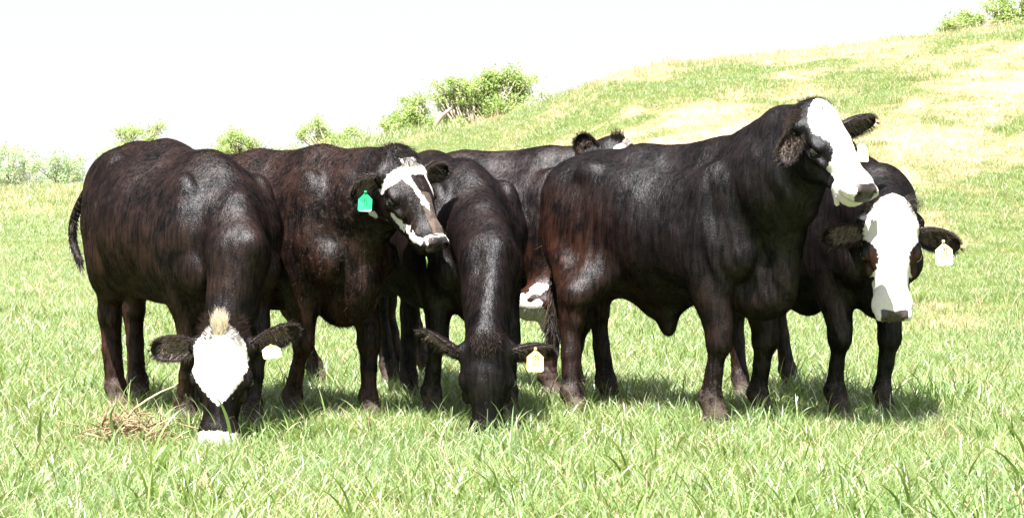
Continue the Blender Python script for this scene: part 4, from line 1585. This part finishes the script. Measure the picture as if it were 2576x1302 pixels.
# ------------------------------------------------------------------ dry weed heap in the foreground, loose stalks and single leaves
def build_litter():
    rng = np.random.default_rng(8)
    c = np.array([*XY(325, 9.75), 0.0])
    c[2] = float(ground_z(c[0], c[1]))
    root = bpy.data.objects.new('dry_weed_heap', None)
    COL.objects.link(root)
    root.location = c
    tag(root, 'tangled heap of dry roots and stalks in the grass before the left cow', 'weed heap')
    so = Soup()
    for k in range(380):
        p = np.array((rng.normal(0, .085), rng.normal(0, .05), abs(rng.normal(.05, .04))))
        d = nrm((rng.normal(0, 1), rng.normal(0, 1), rng.normal(.35, .55)))
        ln = rng.uniform(.03, .12)
        b = rng.normal(0, .25, 3) * ln
        v, q = tube([p, p + d * ln * .5 + b * .5, p + d * ln + b], [rng.uniform(.0018, .005), .003, .001], 5)
        so.add(v, q)
    so.build('root_tangle', M_TWIG, root)['kind'] = 'stuff'

    def stalk(pts, r0, r1, parent=root):
        pts = [P(*p) - c for p in pts]
        v, q = tube(pts, np.linspace(r0, r1, len(pts)), 8)
        mesh_obj('stalk', v, quads_tris(q), M_STALK, parent)
    stalk([(318, 1052, 9.80), (335, 1030, 9.82), (370, 1005, 9.88), (405, 985, 9.95), (437, 972, 10.0), (448, 962, 10.02)], .006, .0035)
    stalk([(262, 1105, 9.70), (300, 1085, 9.70), (322, 1068, 9.70), (352, 1072, 9.70), (378, 1092, 9.68)], .005, .0035)
    stalk([(216, 1090, 9.60), (240, 1095, 9.62), (268, 1106, 9.64)], .004, .003)
    stalk([(365, 1098, 9.55), (395, 1068, 9.6), (430, 1050, 9.66), (462, 1052, 9.7)], .003, .002)
    # broad single leaves that stand out of the turf
    leaves = [((585, 1062), (575, 1020), (535, 990), 9.75, .016, 'long green grass leaf lying across the nose of the left cow'),
              ((96, 1125), (100, 1075), (104, 1030), 9.5, .018, None), ((318, 1110), (250, 1055), (300, 1005), 9.6, .015, None),
              ((125, 1290), (118, 1190), (160, 1085), 8.6, .020, None), ((95, 1240), (60, 1150), (30, 1110), 8.7, .018, None),
              ((700, 1200), (665, 1170), (655, 1140), 9.0, .020, None), ((535, 1250), (520, 1200), (510, 1140), 8.7, .020, None)]
    for k, (a, b, t, Y, w, lab) in enumerate(leaves):
        pa, pb, pt = P(*a, Y), P(*b, Y - .03), P(*t, Y - .05)
        pa[2] = float(ground_z(pa[0], pa[1])) - .01
        V = []
        n = 9
        for i in range(n):
            s = i / (n - 1)
            p = (1 - s) ** 2 * pa + 2 * s * (1 - s) * pb + s * s * pt
            ww = w * .5 * (1 - s ** 2.5) * (.6 + .8 * s * (1 - s) * 2) + .0006
            dx = np.array((.9, .3 * math.sin(k), .1))
            V += [p - dx * ww, p + (0, .3 * ww, -.35 * ww), p + dx * ww]
        Q = []
        for i in range(n - 1):
            for j in (0, 1):
                Q.append((i * 3 + j, i * 3 + j + 1, i * 3 + j + 4, i * 3 + j + 3))
        m = len(V)
        o = mesh_obj('grass_leaf', np.array(V), np.array(Q), M_GRASS, attrs={'tone': ('FLOAT', np.full(m, .45)), 'dry': ('FLOAT', np.zeros(m))})
        places = {1: 'upright broad grass leaf near the left edge', 2: 'bent grass leaf left of the dry weed heap', 3: 'tall arching grass leaf in the lower left corner',
                  4: 'grass leaf leaning left in the lower left corner', 5: 'broad grass leaf in front of the gap between left cows', 6: 'broad folded grass leaf below the white faced grazing head'}
        tag(o, lab or places[k], 'grass leaf', 'single broad leaves standing out of the turf')
    # what the second cow is chewing
    v, q = tube([P(1072, 645, 10.3), P(1075, 658, 10.3), P(1073, 675, 10.3)], [.002, .005, .001], 5)
    V, n = v, len(v)
    o = mesh_obj('grass_sprig', V, quads_tris(q), M_GRASS, attrs={'tone': ('FLOAT', np.full(n, .3)), 'dry': ('FLOAT', np.zeros(n))})
    tag(o, 'green grass sprig hanging from the mouth of the green tagged cow', 'grass sprig')


M_STALK = simple_mat('dry_stalk', (.42, .36, .19), .8, .3, .25, 30, .2)
if LAND:
    build_trees()
    build_litter()
    build_grass(None)
